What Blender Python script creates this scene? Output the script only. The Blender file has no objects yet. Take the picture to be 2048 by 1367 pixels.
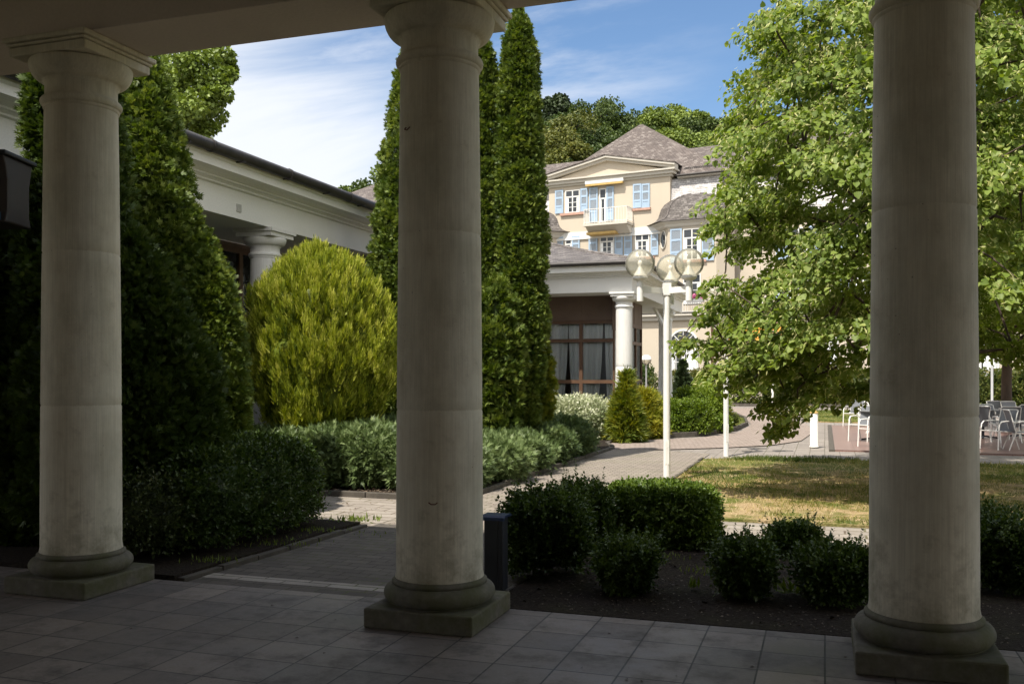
import bpy, math, random
import numpy as np
from mathutils import Vector

R = math.radians
SC = bpy.context.scene
COL = SC.collection
F = 1871.0            # focal length in photo pixels
HZ = 750.0            # horizon row in the photo
EYE = 1.6

# ------------------------------------------------------------------ camera
cam_d = bpy.data.cameras.new('camera')
cam = bpy.data.objects.new('camera', cam_d)
COL.objects.link(cam)
cam.location = (0, 0, EYE)
cam.rotation_euler = (R(90), 0, 0)
cam_d.sensor_width = 36.0
cam_d.lens = F / 2048.0 * 36.0
cam_d.shift_y = (HZ - 683.5) / 2048.0
cam_d.clip_start = 0.05
cam_d.clip_end = 3000
SC.camera = cam

# ------------------------------------------------------------------ sun, sky, exposure
SUN_H = (0.36, 0.48)   # shadow offset per metre of height
el = math.atan2(1.0, math.hypot(*SUN_H))
az = math.atan2(-SUN_H[0], -SUN_H[1])
sl = bpy.data.lights.new('sun', 'SUN')
sl.energy = 2.7
sl.angle = R(0.53)
sl.color = (1.0, 0.93, 0.82)
so = bpy.data.objects.new('sun', sl)
COL.objects.link(so)
so.rotation_euler = Vector((SUN_H[0], SUN_H[1], -1)).to_track_quat('-Z', 'Y').to_euler()
so.location = (-20, -30, 60)

world = bpy.data.worlds.new('World')
SC.world = world
world.use_nodes = True
wn, wl = world.node_tree.nodes, world.node_tree.links
wn.clear()
def wnode(t, **kw):
    n = wn.new(t)
    for k, v in kw.items():
        setattr(n, k, v)
    return n
w_out = wnode('ShaderNodeOutputWorld')
w_bg = wnode('ShaderNodeBackground')
w_sky = wnode('ShaderNodeTexSky', sky_type='NISHITA')
w_sky.sun_disc = False
w_sky.sun_elevation = el
w_sky.sun_rotation = az % (2 * math.pi)
w_sky.air_density = 1.0
w_sky.dust_density = 0.6
w_sky.ozone_density = 2.0
w_bg.inputs['Strength'].default_value = 0.080
w_tc = wnode('ShaderNodeTexCoord')
w_sep = wnode('ShaderNodeSeparateXYZ')
wl.new(w_tc.outputs['Generated'], w_sep.inputs[0])
def wmath(op, a, b=None, c=None, clamp=False):
    n = wnode('ShaderNodeMath', operation=op)
    n.use_clamp = clamp
    for i, v in enumerate((a, b, c)):
        if v is None: continue
        if isinstance(v, (int, float)): n.inputs[i].default_value = v
        else: wl.new(v, n.inputs[i])
    return n.outputs[0]
dx, dy, dz = w_sep.outputs
# thin high cloud: a bank low in the north-west, streaks trailing to the east, clear blue elsewhere ahead
zz = wmath('ADD', wmath('MAXIMUM', dz, 0.0), 0.12)
cu = wmath('DIVIDE', dx, zz)
cv = wmath('DIVIDE', dy, zz)
cc = wnode('ShaderNodeCombineXYZ')
wl.new(wmath('ADD', wmath('MULTIPLY', cu, 0.55), wmath('MULTIPLY', cv, 0.10)), cc.inputs[0])
wl.new(wmath('ADD', wmath('MULTIPLY', cv, 0.9), wmath('MULTIPLY', cu, 0.25)), cc.inputs[1])
n1 = wnode('ShaderNodeTexNoise'); n1.inputs['Scale'].default_value = 1.3; n1.inputs['Detail'].default_value = 10; n1.inputs['Roughness'].default_value = 0.62
n1.inputs['Distortion'].default_value = 0.5
wl.new(cc.outputs[0], n1.inputs['Vector'])
bank = wmath('ADD', wmath('MULTIPLY', dx, -2.3), wmath('MULTIPLY', dz, -2.5))
bank = wmath('ADD', bank, 0.70)
m = wmath('ADD', wmath('MULTIPLY', wmath('SUBTRACT', n1.outputs['Fac'], 0.5), 1.5), bank)
mr = wnode('ShaderNodeMapRange'); mr.interpolation_type = 'SMOOTHSTEP'
mr.inputs['From Min'].default_value = -0.02; mr.inputs['From Max'].default_value = 0.72
wl.new(m, mr.inputs['Value'])
# wisps further right
n2 = wnode('ShaderNodeTexNoise'); n2.inputs['Scale'].default_value = 2.6; n2.inputs['Detail'].default_value = 8; n2.inputs['Roughness'].default_value = 0.6
wl.new(cc.outputs[0], n2.inputs['Vector'])
wisp = wnode('ShaderNodeMapRange'); wisp.interpolation_type = 'SMOOTHSTEP'
wisp.inputs['From Min'].default_value = 0.44; wisp.inputs['From Max'].default_value = 0.74
wl.new(n2.outputs['Fac'], wisp.inputs['Value'])
wm = wnode('ShaderNodeMapRange'); wm.interpolation_type = 'SMOOTHSTEP'
wm.inputs['From Min'].default_value = 0.26; wm.inputs['From Max'].default_value = 0.0
wl.new(dx, wm.inputs['Value'])
wfac = wmath('MULTIPLY', wisp.outputs[0], wmath('MULTIPLY', wm.outputs[0], 0.75))
fac = wmath('MULTIPLY', wmath('MAXIMUM', mr.outputs[0], wfac), 0.93, clamp=True)
n3 = wnode('ShaderNodeTexNoise'); n3.inputs['Scale'].default_value = 1.6; n3.inputs['Detail'].default_value = 8; n3.inputs['Roughness'].default_value = 0.55  # bright broken cloud added overhead and behind the camera to lift the shade
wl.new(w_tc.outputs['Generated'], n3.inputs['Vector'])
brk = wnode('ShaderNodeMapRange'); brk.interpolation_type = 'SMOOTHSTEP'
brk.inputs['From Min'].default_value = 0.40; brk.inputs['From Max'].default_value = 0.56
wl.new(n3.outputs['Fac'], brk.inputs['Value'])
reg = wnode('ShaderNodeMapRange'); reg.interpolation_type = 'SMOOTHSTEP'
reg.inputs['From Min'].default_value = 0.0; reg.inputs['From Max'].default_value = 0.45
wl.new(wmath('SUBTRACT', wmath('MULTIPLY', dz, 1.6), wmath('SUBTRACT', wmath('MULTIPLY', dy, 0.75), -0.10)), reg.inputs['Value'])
fill_fac = wmath('MULTIPLY', wmath('MULTIPLY', brk.outputs[0], reg.outputs[0]), 0.95, clamp=True)
w_mix = wnode('ShaderNodeMixRGB')
wl.new(fac, w_mix.inputs['Fac'])
w_hsv = wnode('ShaderNodeHueSaturation'); w_hsv.inputs['Saturation'].default_value = 1.10; w_hsv.inputs['Value'].default_value = 0.82
wl.new(w_sky.outputs[0], w_hsv.inputs['Color'])
wl.new(w_hsv.outputs[0], w_mix.inputs['Color1'])
w_mix.inputs['Color2'].default_value = (4.9, 5.05, 5.35, 1)
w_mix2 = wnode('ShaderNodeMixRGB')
wl.new(fill_fac, w_mix2.inputs['Fac'])
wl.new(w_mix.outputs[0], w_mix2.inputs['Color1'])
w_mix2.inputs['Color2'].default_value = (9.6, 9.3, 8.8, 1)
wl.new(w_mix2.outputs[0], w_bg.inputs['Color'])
wl.new(w_bg.outputs[0], w_out.inputs['Surface'])

SC.view_settings.view_transform = 'Standard'
SC.view_settings.look = 'None'
SC.view_settings.exposure = 1.35
SC.view_settings.gamma = 1.0
SC.cycles.max_bounces = 8
SC.cycles.diffuse_bounces = 5
SC.cycles.transparent_max_bounces = 12
SC.cycles.caustics_reflective = False
SC.cycles.caustics_refractive = False
SC.cycles.sample_clamp_indirect = 4.0

# ------------------------------------------------------------------ frames of reference
class Frame:
    def __init__(self, base, yaw):
        self.b = base; self.yaw = yaw
        self.c, self.s = math.cos(yaw), math.sin(yaw)
    def w(self, p):
        return (self.b[0] + self.c * p[0] - self.s * p[1], self.b[1] + self.s * p[0] + self.c * p[1], p[2] if len(p) > 2 else 0.0)
    def l(self, x, y):
        x -= self.b[0]; y -= self.b[1]
        return (self.c * x + self.s * y, -self.s * x + self.c * y)
W0 = Frame((0, 0), 0.0)
S = Frame((0, 0), R(-18.5))          # porch, wing, pavilion: x = right along colonnade, y = out into the court
V = Frame((9.80, 58.0), R(-27.6))    # villa: x = right along its front, y = back into it

def ground(px, py, z=0.0):
    Y = F * (EYE - z) / (py - HZ)
    return ((px - 1024.0) / F * Y, Y)
def at(px, py, Y):
    return ((px - 1024.0) / F * Y, Y, EYE + (HZ - py) * Y / F)
def sg(px, py):
    return S.l(*ground(px, py))
def vpl(px, py, yl=0.0):              # pixel -> villa plane at local y
    a = (px - 1024.0) / F
    s_, c_ = -V.s, V.c
    Y = (yl + s_ * V.b[0] + c_ * V.b[1]) / (s_ * a + c_)
    lx, ly = V.l(a * Y, Y)
    return lx, EYE + (HZ - py) * Y / F

# ------------------------------------------------------------------ objects
ORG = {}
def tag(o, label=None, cat=None, group=None, kind=None):
    if label: o['label'] = label
    if cat: o['category'] = cat
    if group: o['group'] = group
    if kind: o['kind'] = kind
    return o
def empty(name, fr=W0, org=(0, 0, 0), label=None, cat=None, group=None, rz=0.0):
    o = bpy.data.objects.new(name, None)
    COL.objects.link(o)
    o.empty_display_size = 0.2
    o.location = fr.w(org)
    o.rotation_euler = (0, 0, fr.yaw + rz)
    ORG[o.name] = tuple(org)
    return tag(o, label, cat, group)
def children(o):
    return [c for c in ALL_CH.get(o.name, [])]
ALL_CH = {}
def link_child(o, p):
    o.parent = p
    ALL_CH.setdefault(p.name, []).append(o)
def copy_tree(o, parent=None):
    c = o.copy(); COL.objects.link(c)
    if parent is not None: link_child(c, parent)
    for ch in list(ALL_CH.get(o.name, [])):
        copy_tree(ch, c)
    return c

class MB:
    def __init__(self):
        self.v = []; self.f = []; self.sm = []
    def add(self, vs, fs, smooth=False):
        n = len(self.v)
        self.v += [tuple(map(float, p)) for p in vs]
        self.f += [tuple(i + n for i in f) for f in fs]
        self.sm += [smooth] * len(fs)
        return self
    def box(self, x0, x1, y0, y1, z0, z1):
        if x0 > x1: x0, x1 = x1, x0
        if y0 > y1: y0, y1 = y1, y0
        if z0 > z1: z0, z1 = z1, z0
        vs = [(x0, y0, z0), (x1, y0, z0), (x1, y1, z0), (x0, y1, z0), (x0, y0, z1), (x1, y0, z1), (x1, y1, z1), (x0, y1, z1)]
        return self.add(vs, [(0, 3, 2, 1), (4, 5, 6, 7), (0, 1, 5, 4), (1, 2, 6, 5), (2, 3, 7, 6), (3, 0, 4, 7)])
    def prism(self, poly, z0, z1):          # horizontal polygon (ccw) raised
        n = len(poly)
        vs = [(p[0], p[1], z0) for p in poly] + [(p[0], p[1], z1) for p in poly]
        fs = [tuple(range(n - 1, -1, -1)), tuple(range(n, 2 * n))]
        fs += [(i, (i + 1) % n, n + (i + 1) % n, n + i) for i in range(n)]
        return self.add(vs, fs)
    def sheet(self, poly, z):
        return self.add([(p[0], p[1], z) for p in poly], [tuple(range(len(poly)))])
    def extr(self, prof, axis, a, b, close=True):   # profile in the plane across axis, swept from a to b
        n = len(prof)
        def mk(t, p):
            return (t, p[0], p[1]) if axis == 'x' else (p[0], t, p[1])
        vs = [mk(a, p) for p in prof] + [mk(b, p) for p in prof]
        fs = [(i, (i + 1) % n, n + (i + 1) % n, n + i) for i in range(n)]
        if close: fs += [tuple(range(n - 1, -1, -1)), tuple(range(n, 2 * n))]
        return self.add(vs, fs)
    def lathe(self, prof, c=(0, 0, 0), seg=40, smooth=True, cap=True):
        vs, fs = [], []
        for r, z in prof:
            for k in range(seg):
                t = 2 * math.pi * k / seg
                vs.append((c[0] + r * math.cos(t), c[1] + r * math.sin(t), c[2] + z))
        for i in range(len(prof) - 1):
            for k in range(seg):
                k2 = (k + 1) % seg
                fs.append((i * seg + k, i * seg + k2, (i + 1) * seg + k2, (i + 1) * seg + k))
        self.add(vs, fs, smooth)
        if cap:
            n = len(prof) - 1
            self.add([vs[k] for k in range(seg)], [tuple(range(seg - 1, -1, -1))])
            self.add([vs[n * seg + k] for k in range(seg)], [tuple(range(seg))])
        return self
    def tube(self, pts, rad, seg=8, smooth=True):
        pts = [Vector(p) for p in pts]
        if isinstance(rad, (int, float)): rad = [rad] * len(pts)
        vs, fs = [], []
        ref = None
        for i, p in enumerate(pts):
            d = (pts[min(i + 1, len(pts) - 1)] - pts[max(i - 1, 0)]).normalized()
            if ref is None:
                ref = d.orthogonal().normalized()
            ref = (ref - d * ref.dot(d))
            ref = ref.normalized() if ref.length > 1e-6 else d.orthogonal().normalized()
            b = d.cross(ref)
            for k in range(seg):
                t = 2 * math.pi * k / seg
                vs.append(p + (ref * math.cos(t) + b * math.sin(t)) * rad[i])
        for i in range(len(pts) - 1):
            for k in range(seg):
                k2 = (k + 1) % seg
                fs.append((i * seg + k, i * seg + k2, (i + 1) * seg + k2, (i + 1) * seg + k))
        self.add(vs, fs, smooth)
        n = len(pts) - 1
        self.add([vs[k] for k in range(seg)], [tuple(range(seg - 1, -1, -1))])
        self.add([vs[n * seg + k] for k in range(seg)], [tuple(range(seg))])
        return self
    def ball(self, c, r, seg=24, rings=14, sx=1, sy=1, sz=1):
        prof = [(r * math.sin(math.pi * i / rings), -r * math.cos(math.pi * i / rings) * sz) for i in range(rings + 1)]
        prof[0] = (r * 0.004, prof[0][1]); prof[-1] = (r * 0.004, prof[-1][1])
        return self.lathe(prof, c, seg, True, True)
    def build(self, name, mat, parent=None, fr=W0, org=None, bevel=0.0):
        if parent is not None and org is None: org = ORG[parent.name]
        if org is None: org = (0, 0, 0)
        me = bpy.data.meshes.new(name)
        ox, oy, oz = org
        vs = [(x - ox, y - oy, z - oz) for x, y, z in self.v]
        me.from_pydata(vs, [], self.f)
        me.polygons.foreach_set('use_smooth', self.sm)
        uv = me.uv_layers.new(name='UVMap')
        for p in me.polygons:
            n = p.normal
            if abs(n.z) > 0.985:
                t = Vector((1, 0, 0)); b = Vector((0, 1, 0))
            else:
                t = Vector((-n.y, n.x, 0)).normalized(); b = n.cross(t)
            for li in p.loop_indices:
                co = me.vertices[me.loops[li].vertex_index].co
                co = co + Vector(org)
                uv.data[li].uv = (co.dot(t), co.dot(b))
        if mat: me.materials.append(mat)
        o = bpy.data.objects.new(name, me)
        COL.objects.link(o)
        if parent is not None:
            link_child(o, parent)
        else:
            o.location = fr.w(org); o.rotation_euler = (0, 0, fr.yaw)
        ORG[o.name] = tuple(org)
        if bevel:
            bm = o.modifiers.new('bevel', 'BEVEL'); bm.width = bevel; bm.segments = 2; bm.limit_method = 'ANGLE'
        return o

# ------------------------------------------------------------------ materials
class NT:
    def __init__(self, name):
        self.m = bpy.data.materials.new(name)
        self.m.use_nodes = True
        self.t = self.m.node_tree
        self.n, self.l = self.t.nodes, self.t.links
        self.n.clear()
        self.out = self.n.new('ShaderNodeOutputMaterial')
        self.tc = self.n.new('ShaderNodeTexCoord')
    def nd(self, t, **ins):
        n = self.n.new(t)
        for k, v in ins.items():
            k = k.replace('_', ' ')
            self.set(n.inputs[k], v)
        return n
    def set(self, sock, v):
        if hasattr(v, 'is_linked') or isinstance(v, bpy.types.NodeSocket): self.l.new(v, sock)
        elif isinstance(v, (tuple, list)):
            sock.default_value = tuple(v) + (1,) if len(v) == 3 and sock.type == 'RGBA' else tuple(v)
        else: sock.default_value = v
    def mapping(self, scale=(1, 1, 1), coord='Object', rot=(0, 0, 0)):
        n = self.n.new('ShaderNodeMapping')
        n.inputs['Scale'].default_value = scale
        n.inputs['Rotation'].default_value = rot
        self.l.new(self.tc.outputs[coord], n.inputs['Vector'])
        return n.outputs[0]
    def noise(self, scale, detail=5, rough=0.55, vec=None, dist=0.0):
        n = self.nd('ShaderNodeTexNoise', Scale=scale, Detail=detail, Roughness=rough, Distortion=dist)
        self.l.new(vec if vec is not None else self.tc.outputs['Object'], n.inputs['Vector'])
        return n.outputs['Fac']
    def ramp(self, fac, stops):
        n = self.n.new('ShaderNodeValToRGB')
        e = n.color_ramp.elements
        while len(e) < len(stops): e.new(0.5)
        for i, (p, c) in enumerate(stops):
            e[i].position = p
            e[i].color = (c, c, c, 1) if isinstance(c, (int, float)) else tuple(c) + (1,)
        self.l.new(fac, n.inputs[0])
        return n.outputs[0]
    def mix(self, fac, a, b, mode='MIX'):
        n = self.n.new('ShaderNodeMixRGB'); n.blend_type = mode
        self.set(n.inputs[0], fac)
        self.set(n.inputs[1], a); self.set(n.inputs[2], b)
        return n.outputs[0]
    def bump(self, h, strength=0.3, dist=0.02, normal=None):
        n = self.nd('ShaderNodeBump', Strength=strength, Distance=dist)
        self.l.new(h, n.inputs['Height'])
        if normal is not None: self.l.new(normal, n.inputs['Normal'])
        return n.outputs[0]
    def brick(self, w, h, mortar, c1, c2, cm, offset=0.5, vec=None, bias=0.0, smooth=0.1):
        n = self.n.new('ShaderNodeTexBrick')
        n.offset = offset; n.offset_frequency = 2; n.squash = 1.0
        n.inputs['Scale'].default_value = 1.0
        n.inputs['Brick Width'].default_value = w; n.inputs['Row Height'].default_value = h
        n.inputs['Mortar Size'].default_value = mortar; n.inputs['Mortar Smooth'].default_value = smooth
        n.inputs['Bias'].default_value = bias
        self.set(n.inputs['Color1'], c1); self.set(n.inputs['Color2'], c2); self.set(n.inputs['Mortar'], cm)
        self.l.new(vec if vec is not None else self.tc.outputs['UV'], n.inputs['Vector'])
        return n
    def pbr(self, color, rough=0.7, normal=None, metal=0.0, spec=0.4, **kw):
        p = self.nd('ShaderNodeBsdfPrincipled')
        self.set(p.inputs['Base Color'], color)
        self.set(p.inputs['Roughness'], rough)
        p.inputs['Metallic'].default_value = metal
        self.set(p.inputs['Specular IOR Level'], spec)
        if normal is not None: self.l.new(normal, p.inputs['Normal'])
        self.l.new(p.outputs[0], self.out.inputs['Surface'])
        return p

def m_plain(name, c, rough=0.6, var=0.12, scale=6.0, metal=0.0, spec=0.4, bump=0.0, stretch=(1, 1, 1)):
    t = NT(name)
    n = t.noise(scale, 6, 0.6, t.mapping(stretch))
    d = tuple(x * (1 - var) for x in c); b = tuple(min(1, x * (1 + var)) for x in c)
    col = t.ramp(n, [(0.3, d), (0.7, b)])
    nn = None
    if bump:
        nn = t.bump(t.noise(scale * 8, 4), bump, 0.01)
    t.pbr(col, rough, nn, metal, spec)
    return t.m

def m_plaster_column(name, c, dirt=0.5, moss=0.4):
    t = NT(name)
    st = t.noise(1.0, 6, 0.7, t.mapping((130, 130, 2.2)))          # combed vertical grain
    st2 = t.noise(1.0, 5, 0.65, t.mapping((14, 14, 0.9)))
    big = t.noise(1.7, 7, 0.65, t.mapping((1, 1, 0.7)))
    mot = t.noise(6.0, 6, 0.7)
    base = t.ramp(st, [(0.25, tuple(x * 0.80 for x in c)), (0.75, tuple(x * 1.10 for x in c))])
    col = t.mix(t.ramp(st2, [(0.48, 0.0), (0.82, dirt)]), base, tuple(x * k for x, k in zip(c, (0.50, 0.46, 0.40))))
    col = t.mix(t.ramp(mot, [(0.45, 0.0), (0.75, dirt * 0.6)]), col, tuple(x * k for x, k in zip(c, (0.62, 0.53, 0.44))))
    col = t.mix(t.ramp(big, [(0.46, 0.0), (0.72, moss)]), col, (0.15, 0.15, 0.085))
    # splash dirt and algae towards the foot
    sep = t.nd('ShaderNodeSeparateXYZ'); t.l.new(t.tc.outputs['Object'], sep.inputs[0])
    ft = t.nd('ShaderNodeMapRange'); ft.inputs['From Min'].default_value = 0.25; ft.inputs['From Max'].default_value = 0.95
    ft.inputs['To Min'].default_value = 0.30; ft.inputs['To Max'].default_value = 0.0
    t.l.new(sep.outputs[2], ft.inputs['Value'])
    ad = t.n.new('ShaderNodeMath'); ad.operation = 'ADD'; t.l.new(ft.outputs[0], ad.inputs[0]); t.l.new(mot, ad.inputs[1])
    col = t.mix(t.ramp(ad.outputs[0], [(0.62, 0.0), (0.92, moss * 1.5)]), col, (0.16, 0.15, 0.10))
    pit = t.nd('ShaderNodeTexVoronoi', Scale=17.0); t.l.new(t.tc.outputs['Object'], pit.inputs['Vector'])
    pm = t.mix(1.0, t.ramp(pit.outputs['Distance'], [(0.05, 1.0), (0.09, 0.0)]), t.ramp(t.noise(2.6, 3), [(0.56, 0.0), (0.62, 1.0)]), 'MULTIPLY')
    col = t.mix(t.mix(1.0, pm, (0.7, 0.7, 0.7), 'MULTIPLY'), col, (0.09, 0.075, 0.06))
    nn = t.bump(st, 0.30, 0.005)
    nn = t.bump(mot, 0.25, 0.012, nn)
    t.pbr(col, 0.88, nn, spec=0.2)
    return t.m

def m_mossy(name, c):
    t = NT(name)
    a = t.noise(3.0, 7, 0.65); b = t.noise(22, 5, 0.6)
    col = t.ramp(b, [(0.3, tuple(x * 0.75 for x in c)), (0.7, tuple(x * 1.15 for x in c))])
    col = t.mix(t.ramp(a, [(0.42, 0.0), (0.62, 0.75)]), col, (0.09, 0.095, 0.042))
    t.pbr(col, 0.9, t.bump(b, 0.5, 0.01), spec=0.2)
    return t.m

def m_tiles():
    t = NT('porch_tile')
    bk = t.brick(0.35, 0.35, 0.0055, (0.19, 0.163, 0.145), (0.27, 0.236, 0.212), (0.010, 0.009, 0.008), offset=0.0, smooth=0.2)
    tile = t.brick(0.35, 0.35, 0.0, (0.66, 0.68, 0.72), (1.0, 0.96, 0.92), (1, 1, 1), offset=0.0)
    st = t.noise(3.4, 8, 0.7); fine = t.noise(60, 4, 0.6); blot = t.noise(1.1, 5, 0.6)
    col = t.mix(0.55, bk.outputs['Color'], tile.outputs['Color'], 'MULTIPLY')
    col = t.mix(t.ramp(st, [(0.50, 0.0), (0.70, 0.85)]), col, (0.060, 0.050, 0.042))
    col = t.mix(t.ramp(blot, [(0.4, 0.0), (0.75, 0.35)]), col, (0.15, 0.155, 0.165))
    sp = t.nd('ShaderNodeTexVoronoi', Scale=18.0)
    t.l.new(t.mapping((1, 2.2, 1), rot=(0, 0, 0.5)), sp.inputs['Vector'])
    col = t.mix(t.ramp(sp.outputs['Distance'], [(0.09, 0.45), (0.14, 0.0)]), col, (0.32, 0.30, 0.27))
    col = t.mix(t.ramp(fine, [(0.3, 0.25), (0.7, 0.0)]), col, (0.06, 0.055, 0.05))
    h = t.mix(0.3, bk.outputs['Fac'], fine)
    inv = t.nd('ShaderNodeInvert'); t.l.new(bk.outputs['Fac'], inv.inputs['Color'])
    nn = t.bump(inv.outputs[0], 0.5, 0.006)
    nn = t.bump(fine, 0.15, 0.004, nn)
    t.pbr(col, t.ramp(st, [(0.4, 0.42), (0.7, 0.75)]), nn, spec=0.4)
    return t.m

def m_pavers(name, w, h, c1, c2, cm, mortar=0.004, moss=0.3, rot=0.0, litter=0.0, offset=0.5):
    t = NT(name)
    vec = t.mapping((1, 1, 1), 'UV', (0, 0, rot))
    wob = t.n.new('ShaderNodeVectorMath'); wob.operation = 'ADD'
    nz = t.nd('ShaderNodeTexNoise', Scale=2.5, Detail=3.0)
    t.l.new(vec, nz.inputs['Vector'])
    sub = t.n.new('ShaderNodeVectorMath'); sub.operation = 'SCALE'; sub.inputs['Scale'].default_value = 0.012
    t.l.new(nz.outputs['Color'], sub.inputs[0])
    t.l.new(vec, wob.inputs[0]); t.l.new(sub.outputs[0], wob.inputs[1])
    bk = t.brick(w, h, mortar, c1, c2, cm, offset, wob.outputs[0], smooth=0.4)
    big = t.noise(0.6, 6, 0.6); mid = t.noise(5.0, 6, 0.65); fine = t.noise(90, 3)
    col = t.mix(t.ramp(big, [(0.35, 0.0), (0.75, 0.35)]), bk.outputs['Color'], tuple(x * 0.7 for x in c1))
    col = t.mix(t.ramp(mid, [(0.48, 0.0), (0.75, 0.45)]), col, tuple(min(1, x * 1.3) for x in c2))
    col = t.mix(t.ramp(fine, [(0.35, 0.3), (0.65, 0.0)]), col, tuple(x * 0.55 for x in c1))
    if moss:
        mm = t.mix(1.0, bk.outputs['Fac'], t.ramp(t.noise(1.3, 5), [(0.45, 0.0), (0.65, 1.0)]), 'MULTIPLY')
        col = t.mix(t.mix(1.0, mm, (moss, moss, moss), 'MULTIPLY'), col, (0.10, 0.12, 0.03))
    inv = t.nd('ShaderNodeInvert'); t.l.new(bk.outputs['Fac'], inv.inputs['Color'])
    nn = t.bump(inv.outputs[0], 0.6, 0.008)
    nn = t.bump(mid, 0.25, 0.01, nn)
    t.pbr(col, 0.85, nn, spec=0.3)
    return t.m

def m_slate(name, w, h, c1, c2, light=(0.45, 0.42, 0.38), lf=0.5, moss=0.2):
    t = NT(name)
    bk = t.brick(w, h, h * 0.09, c1, c2, tuple(x * 0.3 for x in c1), 0.5, smooth=0.6)
    big = t.noise(0.5, 6, 0.65); mid = t.noise(2.2, 7, 0.75); fn = t.noise(14, 4)
    rnd = t.brick(w, h, 0.0, (0.0, 0, 0), (1, 1, 1), (0, 0, 0), 0.5)
    col = t.mix(t.mix(1.0, t.ramp(rnd.outputs['Color'], [(0.62, 0.0), (0.80, lf)]), t.ramp(mid, [(0.46, 0.0), (0.54, 1.0)]), 'MULTIPLY'), bk.outputs['Color'], light)
    col = t.mix(t.ramp(big, [(0.4, 0.0), (0.7, 0.4)]), col, tuple(x * 0.6 for x in c1))
    col = t.mix(t.ramp(fn, [(0.55, 0.0), (0.75, moss)]), col, (0.16, 0.17, 0.06))
    # each course lifts towards its lower edge
    sep = t.nd('ShaderNodeSeparateXYZ'); t.l.new(t.tc.outputs['UV'], sep.inputs[0])
    fr = t.n.new('ShaderNodeMath'); fr.operation = 'DIVIDE'; t.l.new(sep.outputs[1], fr.inputs[0]); fr.inputs[1].default_value = h
    f2 = t.n.new('ShaderNodeMath'); f2.operation = 'FRACT'; t.l.new(fr.outputs[0], f2.inputs[0])
    iv = t.n.new('ShaderNodeMath'); iv.operation = 'SUBTRACT'; iv.inputs[0].default_value = 1.0; t.l.new(f2.outputs[0], iv.inputs[1])
    nn = t.bump(iv.outputs[0], 0.9, h * 0.35)
    nn = t.bump(rnd.outputs['Color'], 0.5, 0.02, nn)
    t.pbr(col, 0.75, nn, spec=0.35)
    return t.m

def m_wall(name, c, stain=0.25, scale=1.2, bump=0.15):
    t = NT(name)
    a = t.noise(scale, 7, 0.65, t.mapping((1, 1, 0.45))); b = t.noise(40, 5, 0.6)
    col = t.ramp(b, [(0.25, tuple(x * 0.92 for x in c)), (0.75, tuple(min(0.9, x * 1.05) for x in c))])
    col = t.mix(t.ramp(a, [(0.5, 0.0), (0.8, stain)]), col, tuple(x * 0.62 for x in c))
    t.pbr(col, 0.85, t.bump(b, bump, 0.01), spec=0.2)
    return t.m

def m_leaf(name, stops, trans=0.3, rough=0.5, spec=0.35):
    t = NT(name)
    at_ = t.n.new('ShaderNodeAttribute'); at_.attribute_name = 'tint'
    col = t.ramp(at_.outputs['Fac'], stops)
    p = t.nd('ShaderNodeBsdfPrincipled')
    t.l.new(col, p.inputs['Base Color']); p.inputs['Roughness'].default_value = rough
    p.inputs['Specular IOR Level'].default_value = spec
    tr = t.nd('ShaderNodeBsdfTranslucent')
    hs = t.nd('ShaderNodeHueSaturation', Hue=0.49, Saturation=1.15, Value=1.3)
    t.l.new(col, hs.inputs['Color']); t.l.new(hs.outputs[0], tr.inputs['Color'])
    mx = t.nd('ShaderNodeMixShader'); mx.inputs[0].default_value = trans
    t.l.new(p.outputs[0], mx.inputs[1]); t.l.new(tr.outputs[0], mx.inputs[2])
    t.l.new(mx.outputs[0], t.out.inputs['Surface'])
    return t.m

def m_glass(name, tint=(0.75, 0.8, 0.8), refl=0.12, dark=0.25):
    t = NT(name)
    tr = t.nd('ShaderNodeBsdfTransparent', Color=tint)
    gl = t.nd('ShaderNodeBsdfGlossy', Color=(0.9, 0.93, 0.95), Roughness=0.03)
    t.l.new(t.bump(t.noise(1.5, 2), 0.02, 0.05), gl.inputs['Normal'])
    fr = t.nd('ShaderNodeFresnel', IOR=1.6)
    ad = t.n.new('ShaderNodeMath'); ad.operation = 'ADD'; ad.use_clamp = True
    t.l.new(fr.outputs[0], ad.inputs[0]); ad.inputs[1].default_value = refl
    mx = t.nd('ShaderNodeMixShader'); t.l.new(ad.outputs[0], mx.inputs[0])
    t.l.new(tr.outputs[0], mx.inputs[1]); t.l.new(gl.outputs[0], mx.inputs[2])
    t.l.new(mx.outputs[0], t.out.inputs['Surface'])
    return t.m

M = {}
M['column'] = m_plaster_column('column_plaster', (0.70, 0.655, 0.53))
M['column_far'] = m_plaster_column('far_column_paint', (0.80, 0.79, 0.76), dirt=0.15, moss=0.05)
M['stone'] = m_mossy('mossy_stone', (0.155, 0.145, 0.12))
M['stone_far'] = m_plain('pale_stone', (0.45, 0.44, 0.41), 0.85, 0.15, 5, bump=0.2)
M['tile'] = m_tiles()
M['beam'] = m_wall('beam_plaster', (0.60, 0.53, 0.47), 0.3)
M['ceiling'] = m_plain('porch_ceiling_boards', (0.50, 0.44, 0.38), 0.7, 0.2, 3)
M['backwall'] = m_plain('porch_wall', (0.60, 0.56, 0.50), 0.8, 0.1, 2)
M['white'] = m_wall('white_render', (0.80, 0.79, 0.76), 0.22, 0.8)
M['cream'] = m_wall('cream_render', (0.53, 0.465, 0.375), 0.24, 0.5)
M['cream_trim'] = m_wall('cream_trim', (0.54, 0.51, 0.45), 0.25, 0.7)
M['gutter'] = m_plain('dark_zinc', (0.055, 0.05, 0.048), 0.5, 0.25, 5, metal=0.3)
M['brown'] = m_plain('brown_frame', (0.125, 0.070, 0.043), 0.45, 0.2, 3, stretch=(1, 1, 0.2))
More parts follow.
